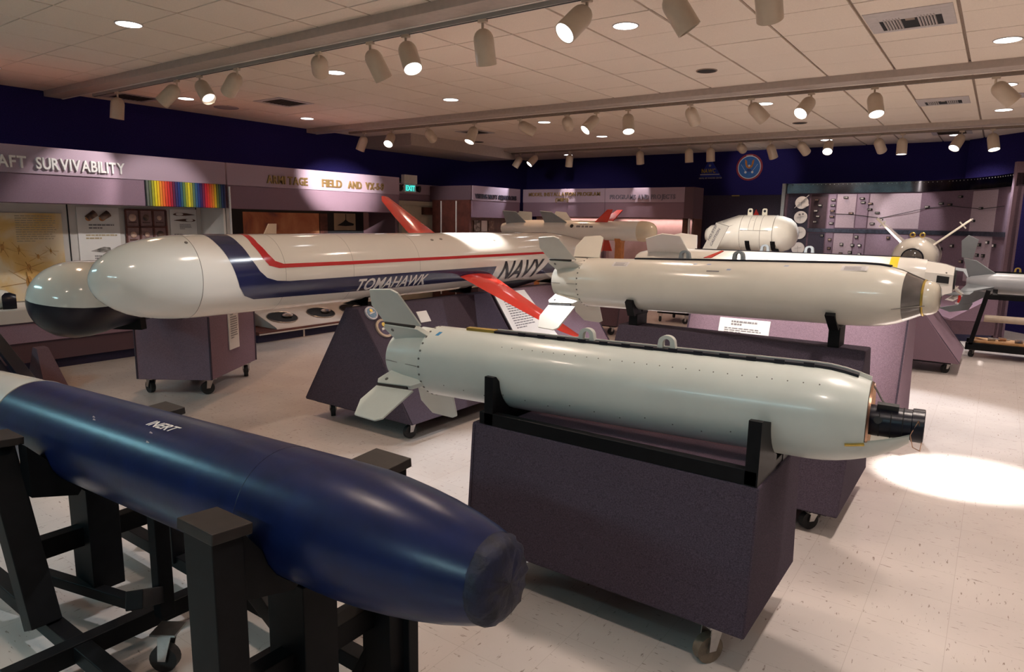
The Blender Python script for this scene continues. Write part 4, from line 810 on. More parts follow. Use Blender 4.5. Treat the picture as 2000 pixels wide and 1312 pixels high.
t = thing('information_board', 'large white text board leaning on the cart beside the red wing', 'placard', tuple(onT(5.45, .55))); q = [onT(5.11, .93), onT(5.62, .93), onT(5.80, .47), onT(5.13, .47)]
G().plate([p+nT*.012 for p in q], .012, nT).make('sheet', M_paper, t, smooth=0)
text_lines(t, onT(5.20, .60)+nT*.016, RY, dT, .36, .36, 14, seed=21)
# ------------------------------------------------------------------ pale glide bombs on carts
def glide_bomb(fr, sJ, label, paint, finm, angs, outer, name='glide_bomb', loc=(0, 0, 0)):
    b = thing(name, label, 'bomb', loc, 'pale glide bombs')
    R = .17; tl_ = sJ-.005
    G().lathe(fr, [(tl_-.24, .10), (tl_-.235, .118), (tl_-.12, .142), (tl_, .158), (tl_+.01, .158)], 48).make('tail_cone', finm, b, smooth=40)
    G().lathe(fr, [(tl_-.242, .085), (tl_-.262, .085), (tl_-.262, .06), (tl_-.225, .05)], 32, cap1=True).make('tail_nozzle', M_dark, b)
    ring(fr, sJ, .1585, .003, 48).make('joint_ring', M_seam, b)
    tag(rivet_ring(fr, sJ+.014, R+.0005, [i*13 for i in range(28)], .0055).make('rivets', M_dots, b, smooth=0), kind='stuff')
    g = G(); g.bar(fr.pt(sJ-.24, .121, 92), fr.pt(sJ, .160, 92), .002, .003, fr.dir(0)); g.make('tail_seam', M_seam, b, smooth=0)
    for i, a in enumerate(angs):
        root = fin(b, fr, [(sJ+.03, .162), (sJ-.03, .205), (sJ-.235, .214), (sJ-.25, .19), (sJ-.205, .11), (sJ-.02, .13)], a, .026, finm, 'fin_root')
        G().disc(fr.pt(sJ-.195, .185, a)+fr.a.cross(fr.dir(a))*-.0135, fr.a.cross(fr.dir(a)), .009, .003, 10).make('fin_bolt', M_dots, root, smooth=0); G().disc(fr.pt(sJ-.195, .185, a)+fr.a.cross(fr.dir(a))*.0135, fr.a.cross(fr.dir(a)), .009, .003, 10).make('fin_bolt', M_dots, root, smooth=0)
        d = fr.dir(a); G().bar(fr.P+fr.a*(sJ-.05)+d*.212, fr.P+fr.a*(sJ-.235)+d*.216, .012, .012, d).make('hinge', M_rust, root, smooth=0)
        if outer[i]: fin(b, fr, [(sJ-.005, .222), (sJ-.235, .228), (sJ-.262, .33), (sJ-.225, .425), (sJ-.09, .435), (sJ-.055, .415)], a, .010, finm, 'fin_panel', lean=outer[i] if outer[i] is not True else 0)
    return b
FA = Fr((-.15607, 2.59446, .96181), (.998112, .060043, .012937))
A = glide_bomb(FA, -2.05, 'pale green white bomb with exposed black seeker on the nearest carpeted cart', M_bomb, M_fin, (33, 123, 213, 303), (True, True, True, False), loc=(-1.3, 2.55, .78))
G().lathe(FA, [(-2.055, .150), (-2.045, .17), (-.33, .17), (-.28, .1672), (-.235, .160), (-.19, .149), (-.15, .1365), (-.148, .128)], 64, cap0=True, cap1=False).make('body', M_bomb, A, smooth=40)
G().lathe(FA, [(-.147, .133), (-.140, .128), (-.15, .118), (-.15, .06)], 48, cap0=False, cap1=False).make('nose_bulkhead', M_copper, A, smooth=40)
G().lathe(FA, [(-.153, .1375), (-.12, .125), (-.085, .107), (-.05, .086), (-.022, .062), (-.022, .055), (-.05, .076), (-.085, .097), (-.12, .115), (-.150, .127)], 32, 112, 244).make('chin_fairing', M_bomb, A, smooth=40)
sk = G().lathe(FA, [(-.155, .052), (-.13, .054), (-.02, .052), (-.018, .057), (.016, .057), (.018, .052), (.008, .050), (-.005, .02), (-.005, 0)], 32).make('seeker', M_blackgloss, A, smooth=40)
for s in (-.115, -.08, -.045): ring(FA, s, .053, .002, 32).make('seeker_band', M_dark, sk)
G().disc(FA.pt(-.118, .056, 75), FA.dir(75), .013, .008, 16).make('seeker_button', M_rubber, sk, smooth=0); G().bar(FA.pt(-.125, .062, 20), FA.pt(-.06, .060, 20), .018, .02, FA.dir(20)).make('seeker_bracket', M_rubber, sk, smooth=0)
for a in (-15, -8, 0): G().path([FA.pt(-.145, .12, a), FA.pt(-.13, .10, a), FA.pt(-.115, .075, a+4), FA.pt(-.10, .058, a+12)], .0018, 6).make('wire', M_dots, sk)
G().path([FA.pt(.01, .055, 100), FA.pt(.0, .062, 60), FA.pt(-.02, .060, 110), FA.pt(-.01, .075, 170), FA.pt(.012, .085, 175), FA.pt(.014, .06, 140)], .0016, 6).make('wire', M_copper, sk)
G().bar(FA.pt(-.205, .156, 114), FA.pt(-.148, .140, 114), .006, .010, FA.dir(114)).make('latch_pin', M_gold, A, smooth=0)
# raceway along the top, following the nose taper
def raceway(b, fr, sts, a0, a1, h, m, name):
    g = G(); vs = []
    for s, r in sts: vs += [fr.pt(s, r-.004, a0), fr.pt(s, r+h, a0), fr.pt(s, r+h, a1), fr.pt(s, r-.004, a1)]
    n = len(sts); fs = [(i*4+j, i*4+(j+1) % 4, (i+1)*4+(j+1) % 4, (i+1)*4+j) for i in range(n-1) for j in range(4)]+[(0, 1, 2, 3), tuple((n-1)*4+j for j in (3, 2, 1, 0))]
    return g.add(vs, fs).make(name, m, b, smooth=0)
stA = [(-1.70, .17), (-1.2, .17), (-.8, .17), (-.33, .17), (-.28, .1672), (-.235, .160), (-.19, .149)]
rw = raceway(A, FA, stA, -2, 9, .010, M_blackgloss, 'raceway'); raceway(A, FA, stA+[(-.15, .1365)], -6, -1.5, .014, M_white, 'raceway_rail')
for s in [-1.55+.1*i for i in range(13)]: G().bar(FA.pt(s-.018, .1775, 9), FA.pt(s+.018, .1775, 9), .006, .016, FA.dir(9)).make('clip', M_blackgloss, rw, smooth=0)
G().bar(FA.pt(-1.86, .176, 3), FA.pt(-1.70, .176, 3), .03, .014, FA.dir(3)).make('latch_block', M_gold, A, smooth=0, bevel=.002)
def lug(b, fr, s, r, m):
    c = fr.pt(s, r, 0); g = G(); k = 12; u = fr.up; a = fr.a
    out = [c+a*(.034*math.cos(t))+u*(.032+.028*math.sin(t)) for t in [math.pi*i/k for i in range(k+1)]]; inn = [c+a*(.015*math.cos(t))+u*(.030+.016*math.sin(t)) for t in [math.pi*i/k for i in range(k+1)]]
    out = [c+a*.040-u*.004]+out+[c-a*.040-u*.004]; inn = [c+a*.015-u*.004]+inn+[c-a*.015-u*.004]; w_ = fr.side*.013; n = len(out)
    vs = [p+w_ for p in out]+[p+w_ for p in inn]+[p-w_ for p in out]+[p-w_ for p in inn]
    fs = []
    for i in range(n-1): fs += [(i, i+1, n+i+1, n+i), (2*n+i, 3*n+i, 3*n+i+1, 2*n+i+1), (i, 2*n+i, 2*n+i+1, i+1), (n+i, n+i+1, 3*n+i+1, 3*n+i)]
    g.add(vs, fs).make('lug', m, b, smooth=40)
for s in (-1.238, -.884): lug(A, FA, s, .17, M_fin)
G().strip(FA, [(-1.985, 24), (-1.965, 24)], [(-1.992, 34), (-1.972, 34)], .1708, 2, 1).make('blue_mark', M_bluedec, A, smooth=0, fix=False)
g = G()
for i in range(26): g.disc(FA.pt(-1.60+i*.052, .1703, 42), FA.dir(42), .0024, .002, 6)
for i in range(14): g.disc(FA.pt(-1.9+i*.11, .1703, 118+(i % 3)*4), FA.dir(118+(i % 3)*4), .0028, .002, 6)
tag(g.make('rivets', M_dots, A, smooth=0), kind='stuff')
ca = prism_x('nearest dark carpeted cart under the pale bomb with the black seeker', -1.83, -.575, (2.24, 2.94), (2.28, 2.88), .185, .735, M_cartdark, M_brownrub, .055)
for y in (2.30, 2.86): G().box((-1.79, y-.02, .735), (-.585, y+.02, .79)).make('cradle_rail', M_black, ca, smooth=0, bevel=.003)
for x in (-1.74, -.61): G().box((x-.025, 2.322, .735), (x+.025, 2.838, .765)).make('cradle_crossbar', M_black, ca, smooth=0, bevel=.003)
for x in (-1.74, -.605):
    ax = FA.P+FA.a*((x-FA.P.x)/FA.a.x)
    for k in (1, -1):
        y = 2.30 if k > 0 else 2.86; yo = min(y, ax.y-.178) if k > 0 else max(y, ax.y+.178)
        G().plate([Vector((x, yo-.02*k, .735)), Vector((x, yo-.02*k, ax.z+.01)), Vector((x, yo+.004*k, ax.z+.01))]+[Vector((x, ax.y-k*.1722*math.sin(math.radians(q)), ax.z-.1722*math.cos(math.radians(q)))) for q in (85, 75, 65, 55, 45, 35, 28)]+[Vector((x, ax.y-k*.05, .79)), Vector((x, ax.y-k*.05, .735))], .045, (1, 0, 0)).make('cradle_post', M_black, ca, smooth=0)
G().box((-1.70, 2.34, .735), (-.64, 2.82, .742)).make('carpet_top', M_carpet, ca, smooth=0)
FB = Fr((.329796, 4.00086, 1.285254), (.99615, -.082114, .030691))
B = glide_bomb(FB, -2.683, 'ivory glossy bomb with glass banded nose on the second carpeted cart', M_bombB, M_bombB, (42, 137, 222, 318), (True, True, True, True), loc=(-1.3, 4.1, 1.05))
G().lathe(FB, [(-2.688, .150), (-2.678, .17), (-.98, .17), (-.90, .1685), (-.83, .164), (-.775, .155), (-.73, .141), (-.70, .129)], 64, cap0=True, cap1=False).make('body', M_bombB, B, smooth=40)
G().lathe(FB, [(-.70, .1285), (-.66, .110), (-.622, .091)], 48, cap0=False, cap1=False).make('glass_band', M_glass, B, smooth=60)
ring(FB, -.616, .089, .006, 40).make('gold_ring', M_gold, B)
G().lathe(FB, [(-.612, .088), (-.60, .089), (-.575, .083), (-.558, .072), (-.549, .055), (-.546, .03), (-.5455, 0)], 40).make('nose_dome', mat('milky_dome', (.62, .57, .47), .1, var=.05, scale=5, coat=.6), B, smooth=60)
stB = [(-2.30, .17), (-1.6, .17), (-.98, .17), (-.90, .1685), (-.83, .164), (-.775, .155)]
rw = raceway(B, FB, stB, -4, 8, .009, M_blackgloss, 'raceway')
for s in (-1.95, -1.60): lug(B, FB, s, .17, M_greyd)
G().path([FB.pt(-.78, .158, 4), FB.pt(-.72, .140, 2), FB.pt(-.66, .112, 2), FB.pt(-.62, .094, 0)], .0022, 6).make('nose_strut', M_seam, B)
G().bar(FB.pt(-.74, .146, 112), FB.pt(-.60, .092, 112), .003, .004, FB.dir(112)).make('probe', M_seam, B, smooth=0)
for s0, s1, a0, a1 in ((-2.42, -2.30, 28, 44), (-1.00, -.87, 22, 38)):
    lb = G().strip(FB, [(s0, a0), (s1, a0)], [(s0, a1), (s1, a1)], .1708, 4, 3).make('data_plate', mat('data_plate', (.62, .60, .60), .4, var=.03, scale=20), B, smooth=60, fix=False)
    for k in range(5): G().strip(FB, [(s0+.015, a0+2.5+k*2.6), (s1-.012-(k % 2)*.02, a0+2.5+k*2.6)], [(s0+.015, a0+3.5+k*2.6), (s1-.012-(k % 2)*.02, a0+3.5+k*2.6)], .1713, 1, 2).make('print_line', M_ink, lb, smooth=0, fix=False)
for s, a in ((-1.85, 27), (-1.76, 27), (-1.30, 26), (-1.62, 42)): G().strip(FB, [(s, a), (s+.025, a)], [(s-.006, a+4), (s+.019, a+4)], .1708, 1, 1).make('stencil_mark', mat('pale_blue_ink', (.30, .36, .50), .5, var=.1, scale=20), B, smooth=0, fix=False)
G().strip(FB, [(-1.745, 48), (-1.665, 48)], [(-1.745, 51), (-1.665, 51)], .1708, 1, 2).make('stencil_mark', M_ink, B, smooth=0, fix=False)
G().plate([FB.pt(-1.83, .185, -3), FB.pt(-1.78, .185, -3), FB.pt(-1.73, .24, -20), FB.pt(-1.75, .245, -22)], .004).make('warning_ribbon', M_red, B, smooth=0)
cb = prism_x('second dark carpeted cart with ridge top under the ivory bomb', -2.03, -.53, (3.68, 4.62), (4.09, 4.27), .125, .95, M_cartdark)
for x in (-1.93, -.70):
    ax = FB.P+FB.a*((x-FB.P.x)/FB.a.x); zb_ = ax.z-.171
    G().box((x-.03, 4.10, .945), (x+.03, 4.26, zb_-.02)).make('cradle_post', M_black, cb, smooth=0, bevel=.004)
    for k in (1, -1):
        G().plate([Vector((x, 4.17-k*.10, zb_-.03)), Vector((x, 4.17+k*.02, zb_-.03))]+[Vector((x, ax.y-k*.1715*math.sin(math.radians(q)), ax.z-.1715*math.cos(math.radians(q)))) for q in (5, 20, 35, 48, 58)]+[Vector((x, ax.y-k*.20*math.sin(math.radians(58)), ax.z-.2*math.cos(math.radians(58))))], .05, (1, 0, 0)).make('cradle_arm', M_black, cb, smooth=0)
# ------------------------------------------------------------------ blue inert bomb on a steel stand
FH = Fr((-.00207, 1.15948, .84236), (.99925, .00179, .03874))
b = thing('blue_bomb', 'dark blue bomb marked INERT in the left foreground', 'bomb', (-2.2, 1.16, .6))
rr = random.Random(3)
G().lathe(FH, [(-3.385, .165), (-3.38, .178), (-1.36, .178), (-1.28, .1765), (-1.20, .171), (-1.12, .162), (-1.04, .150), (-.96, .134), (-.90, .118), (-.865, .106)], 72, cap0=True, cap1=False).make('body', M_blue, b, smooth=40)
G().lathe(FH, [(-4.6, .13), (-4.2, .16), (-3.60, .174), (-3.384, .174)], 64).make('white_tail_band', M_white, b, smooth=40)
# chipped blunt nose: irregular faceted plug
g = G(); n = 40; vs = []
for j, (s, r) in enumerate(((-.868, .1065), (-.855, .1045), (-.838, .096), (-.822, .078), (-.815, .045), (-.8135, .0))):
    for i in range(n): q = rr.uniform(-.0035, .0035) if 0 < j < 5 else 0; vs.append(FH.pt(s+q, max(r+q, 0), 360*i/n))
g.add(vs, [(j*n+i, j*n+(i+1) % n, (j+1)*n+(i+1) % n, (j+1)*n+i) for j in range(5) for i in range(n)]).make('nose_plug', mat('scuffed_blue', (.0045, .007, .028), .6, var=.6, scale=25, bump=.6, bscale=60), b, smooth=50)
ring(FH, -3.388, .1755, .004, 64).make('band_seam', M_seam, b); ring(FH, -1.62, .1775, .0012, 64).make('band_seam', M_blackgloss, b)
wrap_text(FH, 'INERT', -2.285, -2.105, 12.8, 22.5, .1787, M_paper, b, 'lettering', .5, 4)
for s, a in ((-2.22, 29), (-2.19, 40), (-2.62, 31), (-2.60, 34)): G().strip(FH, [(s, a), (s+.02, a+1)], [(s+.004, a+2.2), (s+.024, a+2)], .1786, 1, 1).make('paint_chip', M_speaker, b, smooth=0, fix=False)
st = thing('bomb_stand', 'black welded steel stand carrying the dark blue bomb', 'stand', (-2.4, 1.16, 0))
YN, YR = .87, 1.45
def bar(name, p0, p1, w_, h, m=None, up=(0, 0, 1)): return G().bar(p0, p1, w_, h, up).make(name, m or M_black, st, smooth=0, bevel=.003)
def gusset(x, y, k, zt):
    ax = FH.P+FH.a*((x-FH.P.x)/FH.a.x)
    G().plate([Vector((x, y+.045*k, zt-.02))]+[Vector((x, ax.y-k*.1795*math.sin(math.radians(q)), ax.z-.1795*math.cos(math.radians(q)))) for q in (80, 65, 50, 35, 20)]+[Vector((x, y+.2*k, zt-.26)), Vector((x, y+.045*k, zt-.22))], .08, (1, 0, 0)).make('gusset', M_black, st, smooth=0)
for x, zt in ((-1.53, .86), (-2.88, .79)):
    for y, k in ((YN, 1), (YR, -1)):
        if not (x < -2 and k > 0): bar('post', (x, y, .10), (x, y, zt-.012), .13, .085)
        xp = x-.10 if (x < -2 and k > 0) else x
        bar('pad_plate', (xp, y-.05*k, zt-.004), (xp, y+.06*k, zt-.012), .16, .030, M_rust); gusset(x, y, k, zt)
    ax = FH.P+FH.a*((x-FH.P.x)/FH.a.x)
    bar('pedestal', (x-.04, ax.y, .10), (x-.04, ax.y, ax.z-.19), .17, .12); bar('cross_beam', (x-.04, YN-.02, .33), (x-.04, YR, .33), .06, .08)
bar('slanted_post', (-3.02, YN, .76), (-2.72, YN, .12), .10, .09)
bar('base_cross', (-2.50, YN-.20, .10), (-2.50, YR+.2, .10), .06, .07); bar('base_cross', (-1.90, YN-.10, .10), (-1.90, YR+.3, .10), .06, .07)
for y in (YN+.03, YR): bar('side_rail', (-3.35, y, .10), (-1.42, y, .10), .06, .06)
bar('diagonal', (-3.25, 1.01, .10), (-2.50, 1.19, .10), .045, .045); bar('diagonal', (-1.66, 1.0, .66), (-1.97, 1.36, .14), .045, .045)
bar('upright', (-2.43, 1.17, .12), (-2.43, 1.17, .56), .055, .055); bar('caster_beam', (-2.45, 1.16, .20), (-2.1, .92, .42), .05, .06)
bar('end_strut', (-1.46, 1.49, .03), (-1.46, 1.49, .50), .045, .045); bar('end_strut', (-1.48, 1.46, .40), (-1.64, 1.40, .06), .03, .03)
for x, y in ((-3.25, YN-.1), (-1.50, YN-.1), (-3.25, YR+.1), (-1.62, YR+.1)): caster(st, (x, y, 0), .034, rr.uniform(0, 3), M_rubber, top=.068)
caster(st, (-2.27, 1.10, 0), .05, .6, M_rubber, top=.16)
# another black stand at the far left edge
t = thing('launcher_stand', 'black slanting steel launcher rail at the far left edge', 'stand', (-7.0, 2.2, 0))
G().bar((-7.9, 2.33, .52), (-5.9, 2.06, .16), .10, .05).make('rail', M_blackgloss, t, smooth=0, bevel=.004); G().bar((-7.9, 2.22, .46), (-5.9, 1.95, .10), .10, .05).make('rail', M_blackgloss, t, smooth=0, bevel=.004)
G().hexa([(-7.55, 2.50, 0), (-6.9, 2.42, 0), (-6.9, 2.62, 0), (-7.55, 2.70, 0)], [(-7.40, 2.52, .36), (-7.25, 2.50, .36), (-7.25, 2.60, .36), (-7.40, 2.62, .36)]).make('wedge_block', M_carpet_d, t, smooth=0)
for x in (-7.6, -6.3): G().bar((x, 2.2, 0), (x, 2.2, .14), .05, .05).make('foot', M_black, t, smooth=0)
# ------------------------------------------------------------------ two tone missile behind the cruise missile nose
FI = Fr((-2.7619, -1.7936, 1.02), (-.54464, .83867, 0))
b = thing('two_tone_missile', 'blunt missile with pale top and black belly behind the cruise missile nose', 'missile', (-6.2, 3.5, .73))
hp = [(4.312, 0), (4.316, .05), (4.335, .105), (4.37, .158), (4.42, .205), (4.49, .242), (4.58, .265), (4.68, .272), (4.80, .268), (4.95, .258), (5.3, .255), (7.6, .255), (8.3, .20)]
M_dome = mat('dome_pale', (.56, .60, .57), .14, var=.05, scale=3, coat=.6)
for nm, m, a0, a1 in (('upper_shell', M_dome, -82, 98), ('lower_shell', M_blackgloss, 98, 278)): G().lathe(FI, hp, 40, a0, a1).make(nm, m, b, smooth=50)
G().disc(FI.pt(8.3, 0, 0), FI.a, .2, .02, 30).make('tail_plate', M_dark, b, smooth=0)
for k, a in enumerate((0, 90, 180, 270)): fin(b, FI, [(7.75, .22), (8.12, .52), (8.35, .52), (8.3, .20)] if k == 0 else [(7.7, .22), (8.0, .5), (8.3, .5), (8.25, .18)], a, .018, mat('cream_fin', (.58, .52, .42), .4, var=.05, scale=8), 'tail_fin')
t = thing('display_cart', 'dark mauve box cart with a white notice under the two tone missile', 'cart', (-6.22, 3.53, 0), 'carpeted display carts')
P = [(-6.24, 2.92), (-5.69, 3.31), (-6.19, 4.10), (-6.74, 3.71)]
G().hexa([(x, y, .145) for x, y in P], [(x, y, .735) for x, y in P]).make('body', M_cart, t, smooth=0, bevel=.008)
for x, y in P[:3]: G().bar((x, y, .15), (x, y, .73), .014, .014).make('edge_trim', M_cartdark, t, smooth=0)
c0 = Vector((-6.22, 3.51, 0))
for i, (x, y) in enumerate(P): q = c0+(Vector((x, y, 0))-c0)*.8; caster(t, (q.x, q.y, 0), .058, i*1.3, M_rubber, top=.142)
for s in (5.15, 5.75):
    ax = FI.pt(s, 0, 0); G().plate([FI.pt(s, .2565, a) for a in range(140, 221, 10)]+[Vector((ax.x, ax.y, .73))+FI.side*-.17, Vector((ax.x, ax.y, .73))+FI.side*.17], .07, FI.a).make('saddle', M_black, t, smooth=0)
e1 = Vector((-.50, .79, 0)).normalized(); nr = Vector((.79, .50, 0)).normalized(); o = Vector((-5.69, 3.31, 0))+e1*.36+nr*.006
p = thing('placard', 'white notice hanging on the mauve box cart', 'placard', tuple(o+UZ*.35)); G().plate([o+UZ*.36, o+e1*.20+UZ*.36, o+e1*.20+UZ*.72, o+UZ*.72], .010, nr).make('sheet', M_paper, p, smooth=0)
text_lines(p, o+e1*.025+UZ*.46+nr*.006, e1, UZ, .15, .22, 10, seed=31, off=.002); text_lines(p, o+e1*.03+UZ*.685+nr*.006, e1, UZ, .14, .02, 1, seed=32, off=.002)
# ------------------------------------------------------------------ white guided missile with yellow band
FC = Fr((0, 5.9, 1.25), (1, 0, 0))
b = thing('guided_missile', 'white missile with yellow band and dark nose window behind the ivory bomb', 'missile', (-1.3, 5.9, 1.1))
G().lathe(FC, [(-2.75, .09), (-2.72, .11), (-2.55, .152), (-.62, .152), (-.50, .149), (-.42, .138)], 48, cap1=False).make('body', M_white, b, smooth=40)
# eight-sided tapering nose
g = G(); vs = []
for s, r in ((-.42, .142), (-.30, .120), (-.245, .100), (-.243, .088)):
    for i in range(8): vs.append(FC.pt(s, r, 22.5+45*i))
g.add(vs, [(j*8+i, j*8+(i+1) % 8, (j+1)*8+(i+1) % 8, (j+1)*8+i) for j in range(3) for i in range(8)]+[tuple(24+i for i in range(8))]).make('nose', M_white, b, smooth=0)
G().disc(FC.pt(-.243, 0, 0), (1, 0, 0), .07, .02, 20).make('nose_sensor', M_dark, b, smooth=0)
d = FC.dir(90); q = lambda s, r, a: FC.pt(s, r, a)
G().plate([FC.pt(-.345, .122, 74), FC.pt(-.270, .104, 76), FC.pt(-.270, .104, 103), FC.pt(-.345, .122, 98)], .012).make('nose_window', M_dark, b, smooth=0)
G().strip(FC, [(-.655, -60), (-.655, 60), (-.655, 120)], [(-.60, -60), (-.60, 60), (-.60, 120)], .1532, 2, 10).make('yellow_band', M_yellow, b, smooth=60, fix=False)
raceway(b, FC, [(-2.2, .152), (-1.4, .152), (-.7, .152), (-.5, .149)], -6, 6, .006, M_blackgloss, 'raceway')
for s, a in ((-.29, 62), (-.33, 118), (-1.15, 40), (-1.35, 38)): G().disc(FC.pt(s, .113 if s > -.4 else .146, a), FC.dir(a), .006, .004, 8).make('bolt', M_dots, b, smooth=0)
for a in (38, 138, 218, 322): fin(b, FC, [(-2.22, .14), (-2.27, .34), (-2.43, .36), (-2.60, .30), (-2.62, .12)], a, .012, M_white, 'tail_fin')
for s in (-1.60, -1.25): lug(b, FC, s, .152, M_greyd)
cc = prism_x('tall mauve carpeted cart under the white missile with yellow band', -2.12, -.47, (5.38, 6.42), (5.66, 6.14), .12, 1.0, M_cart)
for x in (-1.9, -.75): G().plate([FC.pt(x, .1535, a) for a in range(130, 231, 10)]+[Vector((x, 6.0, .998)), Vector((x, 5.8, .998))], .05, (1, 0, 0)).make('saddle', M_black, cc, smooth=0)
pn = Vector((0, -.88, .28)).normalized(); ud = Vector((0, .28, .88)).normalized(); o = Vector((-1.84, 5.38+.28*(.60/.88), .72))+pn*.008
p = thing('placard', 'white text card on the mauve cart behind the ivory bomb', 'placard', tuple(o), None); G().plate([o, o+RX*.41, o+RX*.41+ud*.14, o+ud*.14], .010, pn).make('sheet', M_paper, p, smooth=0, bevel=.002)
text_lines(p, o+RX*.05+ud*.015+pn*.006, RX, ud, .31, .05, 3, seed=41, off=.002); text_lines(p, o+RX*.10+ud*.08+pn*.006, RX, ud, .22, .045, 2, seed=42, off=.002, thick=.6)
# ------------------------------------------------------------------ white pod with caution markings
ZD, YD, RD = 1.49, 10.9, .285
FD = Fr((0, YD, ZD), (1, 0, 0))
b = thing('equipment_pod', 'rounded white pod with caution lettering and two lifting lugs', 'pod', (-3.2, YD, 1.2))
G().lathe(FD, [(-3.30, .275), (-3.28, RD), (-2.86, RD), (-2.72, .272), (-2.61, .235), (-2.54, .175), (-2.505, .10), (-2.495, 0)], 48).make('body', M_bombB, b, smooth=40)
# faceted wedge inlet: hull of flat facets and the round front of the body
hull = [Vector(p) for p in ((-3.98, 10.95, 1.20), (-3.77, 10.95, 1.65), (-3.43, 10.645, 1.66), (-3.64, 10.645, 1.21), (-3.98, 11.05, 1.20), (-3.77, 11.05, 1.65), (-3.43, 11.15, 1.56), (-3.64, 11.15, 1.21), (-3.41, 10.95, 1.772), (-3.41, 11.0, 1.772), (-3.10, 10.70, 1.69), (-3.55, 10.9, 1.205))]
pn_ = (hull[1]-hull[0]).cross(hull[3]-hull[0]).normalized(); hull[2] = hull[3]+(hull[1]-hull[0])*.86; hull[6] = Vector((hull[2].x, 2*YD-hull[2].y, hull[2].z))
hull += [FD.pt(-3.28, RD, 10*i) for i in range(36)]+[FD.pt(-3.45, RD*.985, 10*i) for i in range(10, 27)]
bm = bmesh.new()
for p in hull: bm.verts.new(p)
r_ = bmesh.ops.convex_hull(bm, input=bm.verts[:]); bmesh.ops.delete(bm, geom=[v for v in bm.verts if not v.link_faces], context='VERTS'); bmesh.ops.dissolve_limit(bm, angle_limit=.05, verts=bm.verts[:], edges=bm.edges[:])
bm.verts.index_update(); g = G().add([v.co.copy() for v in bm.verts], [tuple(v.index for v in f.verts) for f in bm.faces]); bm.free()
g.make('wedge_inlet', M_bombB, b, smooth=22)
G().lathe(Fr((-3.60, YD+.30, ZD-.04), (1, 0, 0)), [(-.42, .02), (-.40, .10), (-.32, .16), (.0, .20)], 28).make('rear_dome', M_bombB, b, smooth=60)
for s in (-3.29, -2.98, -2.80): ring(FD, s, RD+.0005, .003, 40).make('panel_seam', M_seam, b)
G().bar(FD.pt(-3.28, RD+.001, 80), FD.pt(-2.86, RD+.001, 80), .004, .008, FD.dir(80)).make('panel_seam', M_seam, b, smooth=0)
for s in (-3.16, -3.08): G().strip(FD, [(s, 20), (s+.006, 20)], [(s, 80), (s+.006, 80)], RD+.001, 6, 1).make('hatch_line', M_seam, b, smooth=0, fix=False)
for s in (-3.22, -3.0):
    c = FD.pt(s, RD-.005, 0); G().plate([c+RX*x+UZ*z for x, z in ((-.04, -.01), (.04, -.01), (.036, .09), (.02, .105), (-.02, .105), (-.036, .09))], .02, (0, 1, 0)).make('lifting_lug', M_doorp, b, smooth=0)
    G().disc(c+UZ*.065-RY*.011, (0, 1, 0), .020, .004, 12).make('lug_eye', M_dark, b, smooth=0)
h0, h1, h2, h3 = hull[0], hull[1], hull[2], hull[3]
fr_r = (h1-h0).normalized(); fn = (h3-h0).cross(h1-h0).normalized(); fn = fn if fn.y < 0 else -fn; fu = fn.cross(fr_r)
flat_text(b, 'NO STEP', h0+fr_r*.20-fu*.085, fr_r, fu, .075, M_ink, width=.28, off=.006); flat_text(b, 'CAUTION', h0+fr_r*.16-fu*.24, fr_r, fu, .075, M_ink, width=.30, off=.006)
tr = (hull[8]-h1).normalized(); tn = (h2-h1).cross(hull[8]-h1).normalized(); tn = tn if tn.z > 0 else -tn; tu = tn.cross(tr)
flat_text(b, 'CAUTION', h1+tr*.14-tu*.13, tr, tu, .06, M_ink, width=.22, off=.008)
for p, q_ in ((h3, h2), (h2, hull[10]), (h1, h2)): G().bar(p, q_, .006, .006).make('facet_seam', M_seam, b, smooth=0)
for s in (-3.20, -2.82): G().strip(FD, [(s, 112), (s+.07, 112)], [(s-.0, 178), (s+.07, 178)], RD+.004, 6, 1).make('strap', M_black, b, smooth=0, fix=False)
t = thing('pod_stand', 'low black caster frame beneath the white pod', 'stand', (-3.4, 10.9, 0))
for y in (10.62, 11.22): G().bar((-4.55, y, .17), (-2.4, y, .17), .04, .05).make('side_rail', M_black, t, smooth=0)
for x in (-4.5, -3.9, -3.2, -2.45): G().bar((x, 10.62, .17), (x, 11.22, .17), .04, .05).make('cross_rail', M_black, t, smooth=0)
for x in (-3.45, -2.75):
    G().bar((x, 10.92, .19), (x, 10.92, 1.12), .08, .08).make('column', M_black, t, smooth=0)
    G().plate([FD.pt(x, RD+.001, a) for a in range(140, 221, 10)]+[Vector((x, YD+.1, 1.10)), Vector((x, YD-.1, 1.10))], .08, (1, 0, 0)).make('saddle', M_black, t, smooth=0)
for x in (-4.5, -4.05, -2.5): 
    for y in (10.62, 11.22): caster(t, (x, y, 0), .045, x*3, M_rubber, top=.142)
G().box((-4.5, 10.66, .19), (-2.5, 11.18, .20)).make('deck', M_black, t, smooth=0)
# red triangle tag pinned to the backdrop
t = thing('red_tag', 'small red triangle on the dark backdrop above the pod', 'tag', (-4.05, 13.74, 1.9)); G().plate([(-4.00, 13.735, 1.80), (-3.88, 13.735, 1.80), (-3.95, 13.735, 1.93)], .01, (0, 1, 0)).make('triangle', M_red, t, smooth=0)
